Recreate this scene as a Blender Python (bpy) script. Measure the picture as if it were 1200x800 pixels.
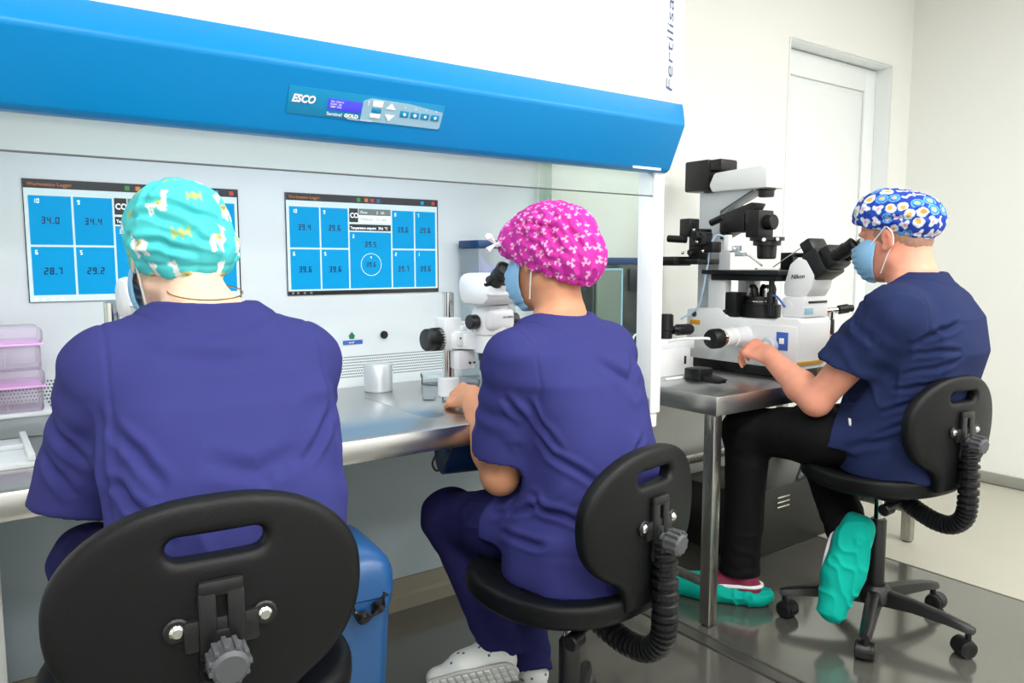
import bpy, bmesh, math, random
import numpy as np
from mathutils import Vector, Matrix
R = math.radians
PI = math.pi
for o in list(bpy.data.objects): bpy.data.objects.remove(o)
SC = bpy.context.scene
COL = SC.collection

# ------------------------------------------------------------------ camera
cam = bpy.data.cameras.new('camera'); camo = bpy.data.objects.new('camera', cam); COL.objects.link(camo)
cam.sensor_width = 36; cam.lens = 27.0; cam.clip_start = 0.02
camo.location = (0, 0, 1.167)
camo.rotation_euler = (PI/2 - math.atan(94/900), 0, -R(36))
SC.camera = camo
# ------------------------------------------------------------------ world, room lights, exposure
wd = bpy.data.worlds.new('world'); SC.world = wd; wd.use_nodes = True
wd.node_tree.nodes['Background'].inputs[0].default_value = (.95, .98, 1, 1)
wd.node_tree.nodes['Background'].inputs[1].default_value = 0.3
SC.view_settings.view_transform = 'Standard'; SC.view_settings.look = 'None'
SC.view_settings.gamma = 1; SC.view_settings.use_curve_mapping = False
SC.view_settings.exposure = 0.0
PANELS = [(x, y) for x in (-.4, 1.45, 3.2) for y in (-1.7, .05)]   # ceiling light panels
PANEL_W = 30
CEIL = 2.8
def area(name, loc, sx, sy, watts, rot=(0, 0, 0), col=(1, 1, 1)):
    l = bpy.data.lights.new(name, 'AREA'); l.shape = 'RECTANGLE'; l.size = sx; l.size_y = sy; l.energy = watts; l.color = col
    o = bpy.data.objects.new(name, l); COL.objects.link(o); o.location = loc; o.rotation_euler = rot
    return o
for i, (x, y) in enumerate(PANELS):
    area('ceiling_panel_light', (x, y, CEIL-.05), 1.15, .55, PANEL_W, col=(1, .995, .985))
HOOD_LAMP = area('hood_lamp_light', (.83, 1.72, 1.488), 1.55, .06, 4.6, rot=(R(20), 0, 0), col=(.94, .98, 1))

# ------------------------------------------------------------------ materials
MATS = {}
def lin(c):
    return tuple((x/255/12.92 if x/255 <= .04045 else ((x/255+.055)/1.055)**2.4) for x in c)
def mat(name, rgb, rough=.5, metal=0, var=.0, vscale=8, bump=0, bscale=200, emit=0, spec=.5, attr=None, sss=0, aniso=None, coat=0, sheen=0):
    """procedural material: colour with a little noise variation, fine bump."""
    m = bpy.data.materials.new(name); m.use_nodes = True; MATS[name] = m
    nt = m.node_tree; b = nt.nodes['Principled BSDF']; L = nt.links.new
    c = lin(rgb)
    b.inputs['Roughness'].default_value = rough; b.inputs['Metallic'].default_value = metal
    b.inputs['Specular IOR Level'].default_value = spec
    if coat: b.inputs['Coat Weight'].default_value = coat
    if sheen: b.inputs['Sheen Weight'].default_value = sheen; b.inputs['Sheen Roughness'].default_value = .4
    b.inputs['Base Color'].default_value = (*c, 1)
    tc = nt.nodes.new('ShaderNodeTexCoord')
    if attr:
        a = nt.nodes.new('ShaderNodeVertexColor'); a.layer_name = attr; L(a.outputs[0], b.inputs['Base Color'])
    elif var:
        n = nt.nodes.new('ShaderNodeTexNoise'); n.inputs['Scale'].default_value = vscale; n.inputs['Detail'].default_value = 4
        if aniso:
            mp = nt.nodes.new('ShaderNodeMapping'); mp.inputs['Scale'].default_value = aniso
            L(tc.outputs['Object'], mp.inputs[0]); L(mp.outputs[0], n.inputs['Vector'])
        else: L(tc.outputs['Object'], n.inputs['Vector'])
        r = nt.nodes.new('ShaderNodeMapRange'); r.inputs[3].default_value = 1-var; r.inputs[4].default_value = 1+var
        L(n.outputs[0], r.inputs[0])
        mx = nt.nodes.new('ShaderNodeVectorMath'); mx.operation = 'SCALE'; mx.inputs[0].default_value = c
        L(r.outputs[0], mx.inputs['Scale']); L(mx.outputs[0], b.inputs['Base Color'])
        if aniso or metal:
            r2 = nt.nodes.new('ShaderNodeMapRange'); r2.inputs[3].default_value = max(.03, rough-.025); r2.inputs[4].default_value = rough+.025
            L(n.outputs[0], r2.inputs[0]); L(r2.outputs[0], b.inputs['Roughness'])
    if bump:
        n = nt.nodes.new('ShaderNodeTexNoise'); n.inputs['Scale'].default_value = bscale; n.inputs['Detail'].default_value = 3
        L(tc.outputs['Object'], n.inputs['Vector'])
        bp = nt.nodes.new('ShaderNodeBump'); bp.inputs['Strength'].default_value = bump; bp.inputs['Distance'].default_value = .002
        L(n.outputs[0], bp.inputs['Height']); L(bp.outputs[0], b.inputs['Normal'])
    if sss:
        b.inputs['Subsurface Weight'].default_value = sss; b.inputs['Subsurface Radius'].default_value = (.012, .005, .003); b.inputs['Subsurface Scale'].default_value = 1
    if emit:
        b.inputs['Emission Color'].default_value = (*c, 1); b.inputs['Emission Strength'].default_value = emit
    return m
def glassy(name, rgb, gloss=.08, rough=.03, alpha_dens=0.0, dens_rgb=(230, 240, 240)):
    """thin clear plastic or glass: tinted transparency plus a fresnel reflection and a little milky body."""
    m = bpy.data.materials.new(name); m.use_nodes = True; MATS[name] = m
    nt = m.node_tree; nt.nodes.clear(); L = nt.links.new
    out = nt.nodes.new('ShaderNodeOutputMaterial'); t = nt.nodes.new('ShaderNodeBsdfTransparent'); t.inputs[0].default_value = (*lin(rgb), 1)
    g = nt.nodes.new('ShaderNodeBsdfGlossy'); g.inputs['Roughness'].default_value = rough
    fr = nt.nodes.new('ShaderNodeLayerWeight'); fr.inputs[0].default_value = gloss
    mx = nt.nodes.new('ShaderNodeMixShader'); L(fr.outputs['Fresnel'], mx.inputs[0])
    src = t.outputs[0]
    if alpha_dens:
        d = nt.nodes.new('ShaderNodeBsdfDiffuse'); d.inputs[0].default_value = (*lin(dens_rgb), 1)
        m2 = nt.nodes.new('ShaderNodeMixShader'); m2.inputs[0].default_value = alpha_dens
        L(t.outputs[0], m2.inputs[1]); L(d.outputs[0], m2.inputs[2]); src = m2.outputs[0]
    L(src, mx.inputs[1]); L(g.outputs[0], mx.inputs[2]); L(mx.outputs[0], out.inputs[0])
    return m

# ------------------------------------------------------------------ object helpers
def thing(name, label, cat, loc=(0, 0, 0), yaw=0, group=None):
    o = bpy.data.objects.new(name, None); COL.objects.link(o); o.empty_display_size = .1
    o.location = loc; o.rotation_euler = (0, 0, yaw); o['label'] = label; o['category'] = cat
    if group: o['group'] = group
    return o
def tag(o, label=None, cat=None, group=None, kind=None):
    if label: o['label'] = label
    if cat: o['category'] = cat
    if group: o['group'] = group
    if kind: o['kind'] = kind
    return o
def link(name, me, m, parent=None, loc=None):
    o = bpy.data.objects.new(name, me); COL.objects.link(o)
    if m is not None and not me.materials: me.materials.append(MATS[m] if isinstance(m, str) else m)
    if parent is not None: o.parent = parent
    if loc is not None: o.location = loc
    return o
def dup(root, loc, yaw=None, label=None, group=None):
    r = root.copy(); COL.objects.link(r); r.location = loc
    if yaw is not None: r.rotation_euler = (0, 0, yaw)
    if label: r['label'] = label
    if group: r['group'] = group
    for ch in list(root.children):
        c = ch.copy(); COL.objects.link(c); c.parent = r
        for g in list(ch.children):
            d = g.copy(); COL.objects.link(d); d.parent = c
    return r
class MB:
    """collects shapes into one mesh."""
    def __init__(s, off=(0, 0, 0)): s.v = []; s.f = []; s.off = Vector(off)
    def add(s, vs, fs, M=None):
        b = len(s.v)
        for p in vs:
            p = Vector(p)
            if M is not None: p = M @ p
            s.v.append(tuple(p - s.off))
        s.f += [tuple(i+b for i in f) for f in fs]
        return s
    def box(s, lo, hi, bev=0.0, M=None, seg=2):
        bm = bmesh.new(); bmesh.ops.create_cube(bm, size=1)
        for v in bm.verts:
            v.co = Vector([(lo[i]+hi[i])/2 + v.co[i]*(hi[i]-lo[i]) for i in range(3)])
        if bev:
            bev = min(bev, *(abs(hi[i]-lo[i])*.49 for i in range(3)))
            bmesh.ops.bevel(bm, geom=bm.edges[:], offset=bev, segments=seg, affect='EDGES', profile=.5)
        bm.verts.index_update()
        s.add([v.co.copy() for v in bm.verts], [[v.index for v in f.verts] for f in bm.faces], M); bm.free()
        return s
    def lathe(s, a, d, prof, n=24, cap=True):
        """prof: list of (distance along axis, radius)."""
        a = Vector(a); d = Vector(d).normalized(); u = d.orthogonal().normalized(); w = d.cross(u)
        vs = []; fs = []
        for t, r in prof:
            for i in range(n):
                th = 2*PI*i/n; vs.append(a + d*t + (u*math.cos(th)+w*math.sin(th))*max(r, 1e-5))
        for j in range(len(prof)-1):
            for i in range(n):
                k = (i+1) % n; fs.append((j*n+i, j*n+k, (j+1)*n+k, (j+1)*n+i))
        if cap: fs.append(tuple(range(n))[::-1]); fs.append(tuple(range((len(prof)-1)*n, len(prof)*n)))
        return s.add(vs, fs)
    def cyl(s, a, b, r0, r1=None, n=24, bev=0.0):
        a = Vector(a); b = Vector(b); L = (b-a).length; r1 = r0 if r1 is None else r1
        p = [(0, r0-bev), (bev, r0), (L-bev, r1), (L, r1-bev)] if bev else [(0, r0), (L, r1)]
        return s.lathe(a, b-a, p, n)
    def ball(s, c, r, n=14):
        r = (r, r, r) if not hasattr(r, '__len__') else r
        vs = []; fs = []; m = n//2
        for j in range(m+1):
            ph = PI*j/m
            for i in range(n):
                th = 2*PI*i/n; vs.append((c[0]+r[0]*math.sin(ph)*math.cos(th), c[1]+r[1]*math.sin(ph)*math.sin(th), c[2]+r[2]*math.cos(ph)))
        for j in range(m):
            for i in range(n):
                k = (i+1) % n; fs.append((j*n+i, (j+1)*n+i, (j+1)*n+k, j*n+k))
        return s.add(vs, fs)
    def tube(s, pts, r, n=10, sub=0, closed=False):
        P = [Vector(p) for p in pts]
        if sub: P = spline(P, sub)
        rf = r if callable(r) else (lambda t: r)
        vs = []; fs = []; prev = None
        for i, p in enumerate(P):
            d = (P[min(i+1, len(P)-1)] - P[max(i-1, 0)]).normalized()
            if prev is None: u = d.orthogonal().normalized()
            else: u = (prev - d*prev.dot(d)).normalized()
            prev = u; w = d.cross(u); rr = rf(i/(len(P)-1))
            for k in range(n):
                th = 2*PI*k/n; vs.append(p + (u*math.cos(th)+w*math.sin(th))*rr)
        for j in range(len(P)-1):
            for i in range(n):
                k = (i+1) % n; fs.append((j*n+i, j*n+k, (j+1)*n+k, (j+1)*n+i))
        fs.append(tuple(range(n))[::-1]); fs.append(tuple(range((len(P)-1)*n, len(P)*n)))
        return s.add(vs, fs)
    def prism(s, poly, lo, hi, axis='x', bev=0.0, M=None):
        """extrude a 2D outline along an axis: x -> poly is (y,z), y -> (x,z), z -> (x,y)."""
        def P(p, t): return {'x': (t, p[0], p[1]), 'y': (p[0], t, p[1]), 'z': (p[0], p[1], t)}[axis]
        bm = bmesh.new(); n = len(poly)
        A = [bm.verts.new(P(p, lo)) for p in poly]; B = [bm.verts.new(P(p, hi)) for p in poly]
        bm.faces.new(A); bm.faces.new(B[::-1])
        for i in range(n): bm.faces.new((A[i], B[i], B[(i+1) % n], A[(i+1) % n]))
        bmesh.ops.recalc_face_normals(bm, faces=bm.faces[:])
        if bev: bmesh.ops.bevel(bm, geom=bm.edges[:], offset=bev, segments=2, affect='EDGES', profile=.5)
        bm.verts.index_update()
        s.add([v.co.copy() for v in bm.verts], [[v.index for v in f.verts] for f in bm.faces], M); bm.free()
        return s
    def mesh(s, name, ang=35):
        me = bpy.data.meshes.new(name); me.from_pydata(s.v, [], s.f); me.update()
        bm = bmesh.new(); bm.from_mesh(me); bmesh.ops.recalc_face_normals(bm, faces=bm.faces[:]); bm.to_mesh(me); bm.free()
        me.polygons.foreach_set('use_smooth', [True]*len(me.polygons)); me.set_sharp_from_angle(angle=R(ang)); me.update()
        return me
    def build(s, name, m, parent=None, loc=None, ang=35):
        return link(name, s.mesh(name, ang), m, parent, loc)
def spline(P, sub):
    out = []; n = len(P)
    for i in range(n-1):
        p0, p1, p2, p3 = P[max(i-1, 0)], P[i], P[i+1], P[min(i+2, n-1)]
        for k in range(sub):
            t = k/sub
            out.append(.5*((2*p1)+(p2-p0)*t+(2*p0-5*p1+4*p2-p3)*t*t+(3*p1-p0-3*p2+p3)*t**3))
    out.append(P[-1]); return out
def struct(name, mb, m, parent=None):
    o = mb.build(name, m, parent); o['kind'] = 'structure'; return o
def text_mesh(s, size, ext=.0004, sx=1.0, shear=0.0, align='LEFT', offset=0.0):
    cu = bpy.data.curves.new('t', 'FONT'); cu.body = s; cu.size = size; cu.extrude = ext; cu.align_x = align; cu.shear = shear; cu.offset = offset
    cu.resolution_u = 3
    o = bpy.data.objects.new('t', cu); COL.objects.link(o)
    dg = bpy.context.evaluated_depsgraph_get(); me = bpy.data.meshes.new_from_object(o.evaluated_get(dg))
    bpy.data.objects.remove(o)
    if sx != 1.0:
        for v in me.vertices: v.co.x *= sx
    return me
def basis(o, x, y):
    x = Vector(x).normalized(); y = Vector(y).normalized(); z = x.cross(y)
    return Matrix(((x[0], y[0], z[0], o[0]), (x[1], y[1], z[1], o[1]), (x[2], y[2], z[2], o[2]), (0, 0, 0, 1)))
def letters(s, size, M, m, parent, name='lettering', **k):
    me = text_mesh(s, size, **k); me.transform(M)
    return link(name, me, m, parent)

# ------------------------------------------------------------------ signed distance modelling
class Grid:
    def __init__(s, lo, hi, h):
        s.h = h; s.lo = np.array(lo, float); n = np.ceil((np.array(hi)-s.lo)/h).astype(int)+1; s.n = n
        s.ax = [(s.lo[i]+h*np.arange(n[i])).astype(np.float32) for i in range(3)]
        s.V = np.full(n, .08, np.float32)
    def sub(s, lo, hi):
        sl = []; co = []
        for i in range(3):
            a = max(0, int((lo[i]-s.lo[i])/s.h)-1); b = min(s.n[i], int((hi[i]-s.lo[i])/s.h)+3)
            if b <= a: b = a+1; a = min(a, s.n[i]-1); b = min(b, s.n[i])
            sl.append(slice(a, b)); co.append(s.ax[i][a:b])
        return tuple(sl), (co[0][:, None, None], co[1][None, :, None], co[2][None, None, :])
    def full(s): return (slice(None),)*3, (s.ax[0][:, None, None], s.ax[1][None, :, None], s.ax[2][None, None, :])
    def smin(s, sl, d, k):
        a = s.V[sl]
        if k > 0:
            hh = np.clip(.5+.5*(a-d)/k, 0, 1); s.V[sl] = (a*(1-hh)+d*hh-k*hh*(1-hh)).astype(np.float32)
        else: s.V[sl] = np.minimum(a, d)
    def smax(s, sl, d, k):
        a = s.V[sl]
        if k > 0:
            hh = np.clip(.5-.5*(a-d)/k, 0, 1); s.V[sl] = (a*(1-hh)+d*hh+k*hh*(1-hh)).astype(np.float32)
        else: s.V[sl] = np.maximum(a, d)
    def rc_d(s, X, a, b, ra, rb, flat=None):
        a = np.array(a, float); b = np.array(b, float); ba = b-a; l2 = max(ba@ba, 1e-9)
        px, py, pz = X[0]-a[0], X[1]-a[1], X[2]-a[2]
        t = np.clip((px*ba[0]+py*ba[1]+pz*ba[2])/l2, 0, 1)
        qx, qy, qz = px-ba[0]*t, py-ba[1]*t, pz-ba[2]*t
        q2 = qx*qx+qy*qy+qz*qz
        if flat is not None:
            n = np.array(flat[0], float); n /= np.linalg.norm(n); c = qx*n[0]+qy*n[1]+qz*n[2]
            q2 = q2 + c*c*(1/flat[1]**2-1)
            return (np.sqrt(q2)-(ra+(rb-ra)*t))*(flat[1]+1)/2
        return np.sqrt(q2)-(ra+(rb-ra)*t)
    def rc(s, a, b, ra, rb=None, k=.02, flat=None, op='+'):
        rb = ra if rb is None else rb; m = max(ra, rb)+k+3*s.h
        lo = np.minimum(a, b)-m; hi = np.maximum(a, b)+m
        sl, X = s.sub(lo, hi); d = s.rc_d(X, a, b, ra, rb, flat)
        s.smin(sl, d, k) if op == '+' else s.smax(sl, -d, k)
    def chain(s, pts, rs, k=.02, flat=None):
        for i in range(len(pts)-1): s.rc(pts[i], pts[i+1], rs[i], rs[i+1], k, flat)
    def ell_d(s, X, c, r, M=None):
        p = [X[0]-c[0], X[1]-c[1], X[2]-c[2]]
        if M is not None:
            p = [p[0]*M[0][i]+p[1]*M[1][i]+p[2]*M[2][i] for i in range(3)]   # columns of M are the local axes
        k0 = np.sqrt(sum((p[i]/r[i])**2 for i in range(3))); k1 = np.sqrt(sum((p[i]/r[i]**2)**2 for i in range(3)))
        return k0*(k0-1)/np.maximum(k1, 1e-6)
    def ell(s, c, r, M=None, k=.02, op='+'):
        m = max(r)+k+3*s.h; c = np.array(c, float)
        sl, X = s.sub(c-m, c+m); d = s.ell_d(X, c, r, M)
        s.smin(sl, d, k) if op == '+' else s.smax(sl, -d, k)
    def stack(s, rows, p=2.3, k=.02):
        """rows (z, centre x, centre y, half width, half depth); pseudo distance to a lofted superellipse."""
        rows = sorted(rows); z = [r[0] for r in rows]
        sl, X = s.full(); Z = s.ax[2]
        cx, cy, a, b = [np.interp(Z, z, [r[i] for r in rows])[None, None, :] for i in (1, 2, 3, 4)]
        d = ((np.abs(X[0]-cx)/a)**p + (np.abs(X[1]-cy)/b)**p)**(1/p)
        d = (d-1)*np.minimum(a, b)
        e = np.maximum(z[0]-X[2], X[2]-z[-1]); d = np.maximum(d, e)
        s.smin(sl, d.astype(np.float32), k)
    def cut(s, pt, n, k=0.0):
        """remove everything on the side n points to."""
        n = np.array(n, float); n /= np.linalg.norm(n); sl, X = s.full()
        d = (X[0]-pt[0])*n[0]+(X[1]-pt[1])*n[1]+(X[2]-pt[2])*n[2]
        s.smax(sl, d.astype(np.float32), k)
    def nets(s):
        V = s.V; V[0] = V[-1] = .02; V[:, 0] = V[:, -1] = .02; V[:, :, 0] = V[:, :, -1] = .02
        S = V < 0; c = np.zeros(np.array(V.shape)-1, np.int8)
        for i in (0, 1):
            for j in (0, 1):
                for k in (0, 1):
                    c += S[i:V.shape[0]-1+i, j:V.shape[1]-1+j, k:V.shape[2]-1+k]
        act = (c > 0) & (c < 8); I, J, K = np.nonzero(act)
        idx = np.full(act.shape, -1, np.int64); idx[I, J, K] = np.arange(len(I))
        acc = np.zeros((len(I), 3)); cnt = np.zeros(len(I))
        cor = [(i, j, k) for i in (0, 1) for j in (0, 1) for k in (0, 1)]
        for a in cor:
            for ax in range(3):
                if a[ax]: continue
                b = list(a); b[ax] = 1
                va = V[I+a[0], J+a[1], K+a[2]]; vb = V[I+b[0], J+b[1], K+b[2]]
                m = (va < 0) != (vb < 0); t = np.where(m, va/np.where(m, va-vb, 1), 0)
                p = np.array(a, float)[None, :].repeat(len(I), 0); p[:, ax] = t
                acc[m] += p[m]; cnt[m] += 1
        P = (np.stack([I, J, K], 1)+acc/cnt[:, None])*s.h+s.lo
        Q = []
        for ax in range(3):
            A = [slice(None)]*3; B = [slice(None)]*3; A[ax] = slice(0, -1); B[ax] = slice(1, None)
            sa = S[tuple(A)]; sb = S[tuple(B)]; ch = sa != sb
            u, v = [(1, 2), (2, 0), (0, 1)][ax]
            e = np.stack(np.nonzero(ch), 1); e = e[(e[:, u] > 0) & (e[:, v] > 0) & (e[:, u] < V.shape[u]-1) & (e[:, v] < V.shape[v]-1)]
            ins = sa[e[:, 0], e[:, 1], e[:, 2]]
            q = []
            for du, dv in ((-1, -1), (0, -1), (0, 0), (-1, 0)):
                f = e.copy(); f[:, u] += du; f[:, v] += dv; q.append(idx[f[:, 0], f[:, 1], f[:, 2]])
            q = np.stack(q, 1); q[~ins] = q[~ins][:, ::-1]; Q.append(q)
        return P, np.concatenate(Q)
def vnormals(P, Q):
    n = np.cross(P[Q[:, 2]]-P[Q[:, 0]], P[Q[:, 3]]-P[Q[:, 1]]); N = np.zeros_like(P)
    for j in range(4):
        for i in range(3): N[:, i] += np.bincount(Q[:, j], n[:, i], len(P))
    return N/np.maximum(np.linalg.norm(N, axis=1), 1e-12)[:, None]
def relax(P, Q, it=2, f=.5):
    for _ in range(it):
        A = np.zeros_like(P); C = np.zeros(len(P))
        for j in range(4):
            for jj in ((j+1) % 4, (j+3) % 4):
                for i in range(3): A[:, i] += np.bincount(Q[:, j], P[Q[:, jj], i], len(P))
                C += np.bincount(Q[:, j], minlength=len(P))
        P = P+(A/C[:, None]-P)*f
    return P
def np_mesh(name, P, Q, col=None):
    me = bpy.data.meshes.new(name); me.vertices.add(len(P)); me.vertices.foreach_set('co', P.astype(np.float32).ravel())
    me.loops.add(len(Q)*4); me.loops.foreach_set('vertex_index', Q.astype(np.int32).ravel())
    me.polygons.add(len(Q)); me.polygons.foreach_set('loop_start', np.arange(0, len(Q)*4, 4, dtype=np.int32))
    me.update(calc_edges=True); me.polygons.foreach_set('use_smooth', np.ones(len(Q), bool))
    if col is not None:
        ca = me.color_attributes.new('Col', 'FLOAT_COLOR', 'POINT'); ca.data.foreach_set('color', np.concatenate([col, np.ones((len(P), 1))], 1).astype(np.float32).ravel())
    me.update(); return me
def vnoise(p, seed=0):
    """smooth value noise in [0,1]."""
    i = np.floor(p).astype(np.int64); f = p-i; f = f*f*(3-2*f)
    def h(a, b, c):
        x = (a*374761393+b*668265263+c*2147483647+seed*974711) & 0xffffffff
        x = ((x ^ (x >> 13))*1274126177) & 0xffffffff
        return ((x ^ (x >> 16)) & 0xffff)/65535.
    r = 0
    for a in (0, 1):
        for b in (0, 1):
            for c in (0, 1):
                w = (f[:, 0] if a else 1-f[:, 0])*(f[:, 1] if b else 1-f[:, 1])*(f[:, 2] if c else 1-f[:, 2])
                r = r + w*h(i[:, 0]+a, i[:, 1]+b, i[:, 2]+c)
    return r
def snap_line(P, pts, n=7):
    out = []
    for a, b in zip(pts[:-1], pts[1:]):
        for t in np.linspace(0, 1, n)[:-1]: out.append(np.array(a)*(1-t)+np.array(b)*t)
    out.append(np.array(pts[-1])); return np.array([P[np.argmin(((P-q)**2).sum(1))] for q in out])
def crease(P, N, pts, amp=.006, w=.007, ridge=.8):
    """a pressed-in cloth crease with a raised lip along a line snapped to the surface, fading to its ends."""
    L = snap_line(P, pts); d = np.full(len(P), 1e9); fade = np.zeros(len(P)); m = len(L)-1
    box = ((P > L.min(0)-.06) & (P < L.max(0)+.06)).all(1); q = P[box]; db = np.full(len(q), 1e9); fb = np.zeros(len(q))
    for i in range(m):
        a, b = L[i], L[i+1]; ab = b-a; t = np.clip(((q-a) @ ab)/max(ab @ ab, 1e-9), 0, 1); e = np.linalg.norm(q-a-t[:, None]*ab, axis=1)
        u = e < db; db[u] = e[u]; fb[u] = ((i+t)/m)[u]
    f = np.sin(np.clip(fb, 0, 1)*PI)**.7
    disp = f*amp*(-np.exp(-(db/w)**2)+ridge*np.exp(-((db-2.1*w)/(1.1*w))**2))
    P = P.copy(); P[box] = q+N[box]*disp[:, None]; return P
def folds(P, N, amp=.004, sc=(9, 9, 4), seed=0, rid=.5, M=None):
    """soft cloth folds: broad undulation plus ridged creases."""
    q = P if M is None else P @ np.array(M)
    a = vnoise(q*np.array(sc), seed)-.5
    w = q+ .05*np.stack([vnoise(q*6, seed+5), vnoise(q*6, seed+6), vnoise(q*6, seed+7)], 1)
    b = (1-np.abs(2*vnoise(w*np.array(sc)*1.9, seed+1)-1))**3-.3
    b = b*np.clip((vnoise(q*5, seed+9)-.35)*3, 0, 1)
    return P+N*(amp*(2*a*(1-rid)+b*rid*1.6))[:, None]
# ------------------------------------------------------------------ palette
mat('wall_paint', (237, 238, 234), .55, var=.015, vscale=3, bump=.05, bscale=90)
mat('ceiling_paint', (240, 240, 236), .7, var=.01)
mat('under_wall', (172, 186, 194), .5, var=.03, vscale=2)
mat('door_white', (240, 244, 244), .35, var=.01)
mat('floor_vinyl', (132, 131, 124), .14, .7, var=.06, vscale=3, bump=.015, bscale=14, spec=.6)
mat('floor_band', (176, 174, 160), .5, var=.05, vscale=6)
mat('skirting', (150, 150, 143), .5, var=.05)
mat('skirting_dark', (128, 122, 108), .5, var=.06)
mat('steel', (176, 174, 170), .28, 1, var=.02, vscale=3, aniso=(40, 40, 2))
mat('steel_top', (198, 198, 197), .3, 1, var=.02, vscale=3, aniso=(2, 40, 40))
mat('trim_metal', (120, 118, 114), .3, .8)
mat('chrome', (225, 225, 222), .12, 1, var=.02)
mat('white_paint', (244, 246, 247), .3, var=.01)
mat('hood_inner', (226, 233, 236), .35, var=.01)
mat('hood_blue', (0, 132, 200), .36, var=.02, vscale=4, spec=.3)
mat('panel_teal', (0, 138, 190), .35, var=.02)
mat('panel_grey', (150, 190, 212), .35, var=.02)
mat('lcd_blue', (70, 70, 225), .3, emit=.35, var=.02)
mat('print_white', (250, 250, 250), .5, emit=0)
mat('print_navy', (60, 84, 128), .5)
mat('print_black', (28, 28, 34), .5)
mat('print_blue', (62, 100, 185), .5)
mat('screen_bg', (206, 224, 226), .4, emit=.25, spec=.2)
mat('screen_blue', (0, 130, 182), .5, emit=.7, spec=.15)
mat('screen_dark', (38, 36, 38), .25, emit=.05)
mat('screen_digit', (10, 52, 92), .25, emit=.25)
mat('screen_white', (235, 248, 255), .4, emit=.35, spec=.2)
mat('screen_grey', (120, 132, 128), .4, emit=.1, spec=.2)
mat('screen_orange', (190, 110, 50), .25, emit=.4)
mat('screen_green', (40, 130, 50), .25, emit=.4)
mat('screen_red', (170, 50, 50), .25, emit=.4)
mat('black_plastic', (15, 15, 17), .4, var=.06, vscale=20, bump=.05, bscale=300)
mat('black_pu', (8, 10, 12), .5, var=.06, vscale=30, bump=.22, bscale=420, spec=.28)
mat('black_rubber', (17, 18, 20), .42, var=.05, spec=.4)
mat('dark_metal', (34, 34, 36), .35, .4, var=.05)
mat('grey_plastic', (78, 80, 84), .4, var=.03)
mat('scope_white', (236, 238, 240), .32, var=.01, spec=.5)
mat('scope_grey', (198, 204, 210), .4, var=.01)
mat('bin_blue', (34, 84, 138), .36, var=.04, vscale=6, bump=.05, bscale=150)
mat('navy_plastic', (18, 58, 108), .4, var=.05)
mat('bag_black', (16, 16, 18), .25, bump=.6, bscale=60)
mat('frosted', (214, 220, 222), .45, var=.02)
mat('cream', (232, 230, 214), .5, var=.01)
mat('dark_glass', (52, 56, 54), .12, var=.15, vscale=3)
mat('grey_green', (112, 124, 114), .3, var=.08)
mat('pink_plastic', (228, 176, 226), .4, var=.02)
mat('purple_lid', (150, 140, 222), .4)
mat('lamp_emit', (255, 252, 245), .5, emit=4)
mat('hood_lamp_emit', (245, 250, 255), .5, emit=1.2)
mat('cable_black', (16, 16, 17), .45)
mat('cable_white', (232, 234, 236), .45)
mat('cable_blue', (180, 205, 232), .4)
mat('alu', (206, 212, 216), .38, .55, var=.02)
mat('yellow_plastic', (190, 140, 30), .4)
mat('amber_label', (226, 160, 30), .4)
mat('green_print', (20, 120, 80), .5)
glassy('clear_plastic', (250, 252, 253), .08, .08, .05)
glassy('clear_pink', (252, 247, 253), .08, .08, .2, (244, 232, 248))
glassy('milky_plastic', (232, 238, 240), .12, .1, .35, (222, 230, 234))
glassy('hood_glass', (243, 249, 246), .05, .01, .02)
glassy('rail_glass', (226, 240, 234), .08, .02, .25, (205, 222, 214))
glassy('sash_glass', (244, 248, 248), .05, .01, .10, (240, 240, 232))
glassy('shoe_cover_film', (60, 190, 175), .05, .4, .93, (22, 172, 156))

# ------------------------------------------------------------------ room
XL, XR, YF, YB = -1.9, 4.37, -2.6, 2.25
struct('floor', MB().box((XL, YF, -.06), (2.93, YB+.3, 0)), 'floor_vinyl')
struct('floor', MB().box((2.93, YF, -.06), (XR+.1, YB+.3, 0)), 'floor_band')
struct('trim_1', MB().box((1.79, YF, 0), (1.80, 2.2, .004), .0015).box((1.80, YF, 0), (1.84, 2.2, .0022)).box((1.84, YF, 0), (1.85, 2.2, .004), .0015), 'trim_metal')
struct('trim_2', MB().box((2.922, YF, 0), (2.936, YB, .003), .001), 'floor_band')
struct('ceiling', MB().box((XL-.1, YF-.1, CEIL), (XR+.1, YB+.1, CEIL+.1)), 'ceiling_paint')
w = MB().box((XL-.1, YB, 0), (3.24, YB+.1, CEIL)).box((3.24, YB, 2.21), (4.17, YB+.1, CEIL)).box((4.17, YB, 0), (XR+.1, YB+.1, CEIL))
struct('wall_back', w, 'wall_paint')
struct('wall_right', MB().box((XR, YF, 0), (XR+.1, YB, CEIL)), 'wall_paint')
struct('wall_left', MB().box((XL-.1, YF, 0), (XL, YB, CEIL)), 'wall_paint')
struct('wall_front', MB().box((XL-.1, YF-.1, 0), (XR+.1, YF, CEIL)), 'wall_paint')
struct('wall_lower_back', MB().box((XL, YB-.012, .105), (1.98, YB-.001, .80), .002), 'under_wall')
struct('baseboard_right', MB().box((XR-.016, YF, .004), (XR, YB, .062), .003), 'skirting')
struct('baseboard_back', MB().prism([(YB-.03, 0), (YB, 0), (YB, .105), (YB-.016, .105), (YB-.02, .055), (YB-.03, .045)], XL, 3.24), 'skirting_dark')
d = struct('door_1', MB().box((3.25, YB+.10, 0), (4.165, YB+.135, 2.2), .002), 'door_white')
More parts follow.
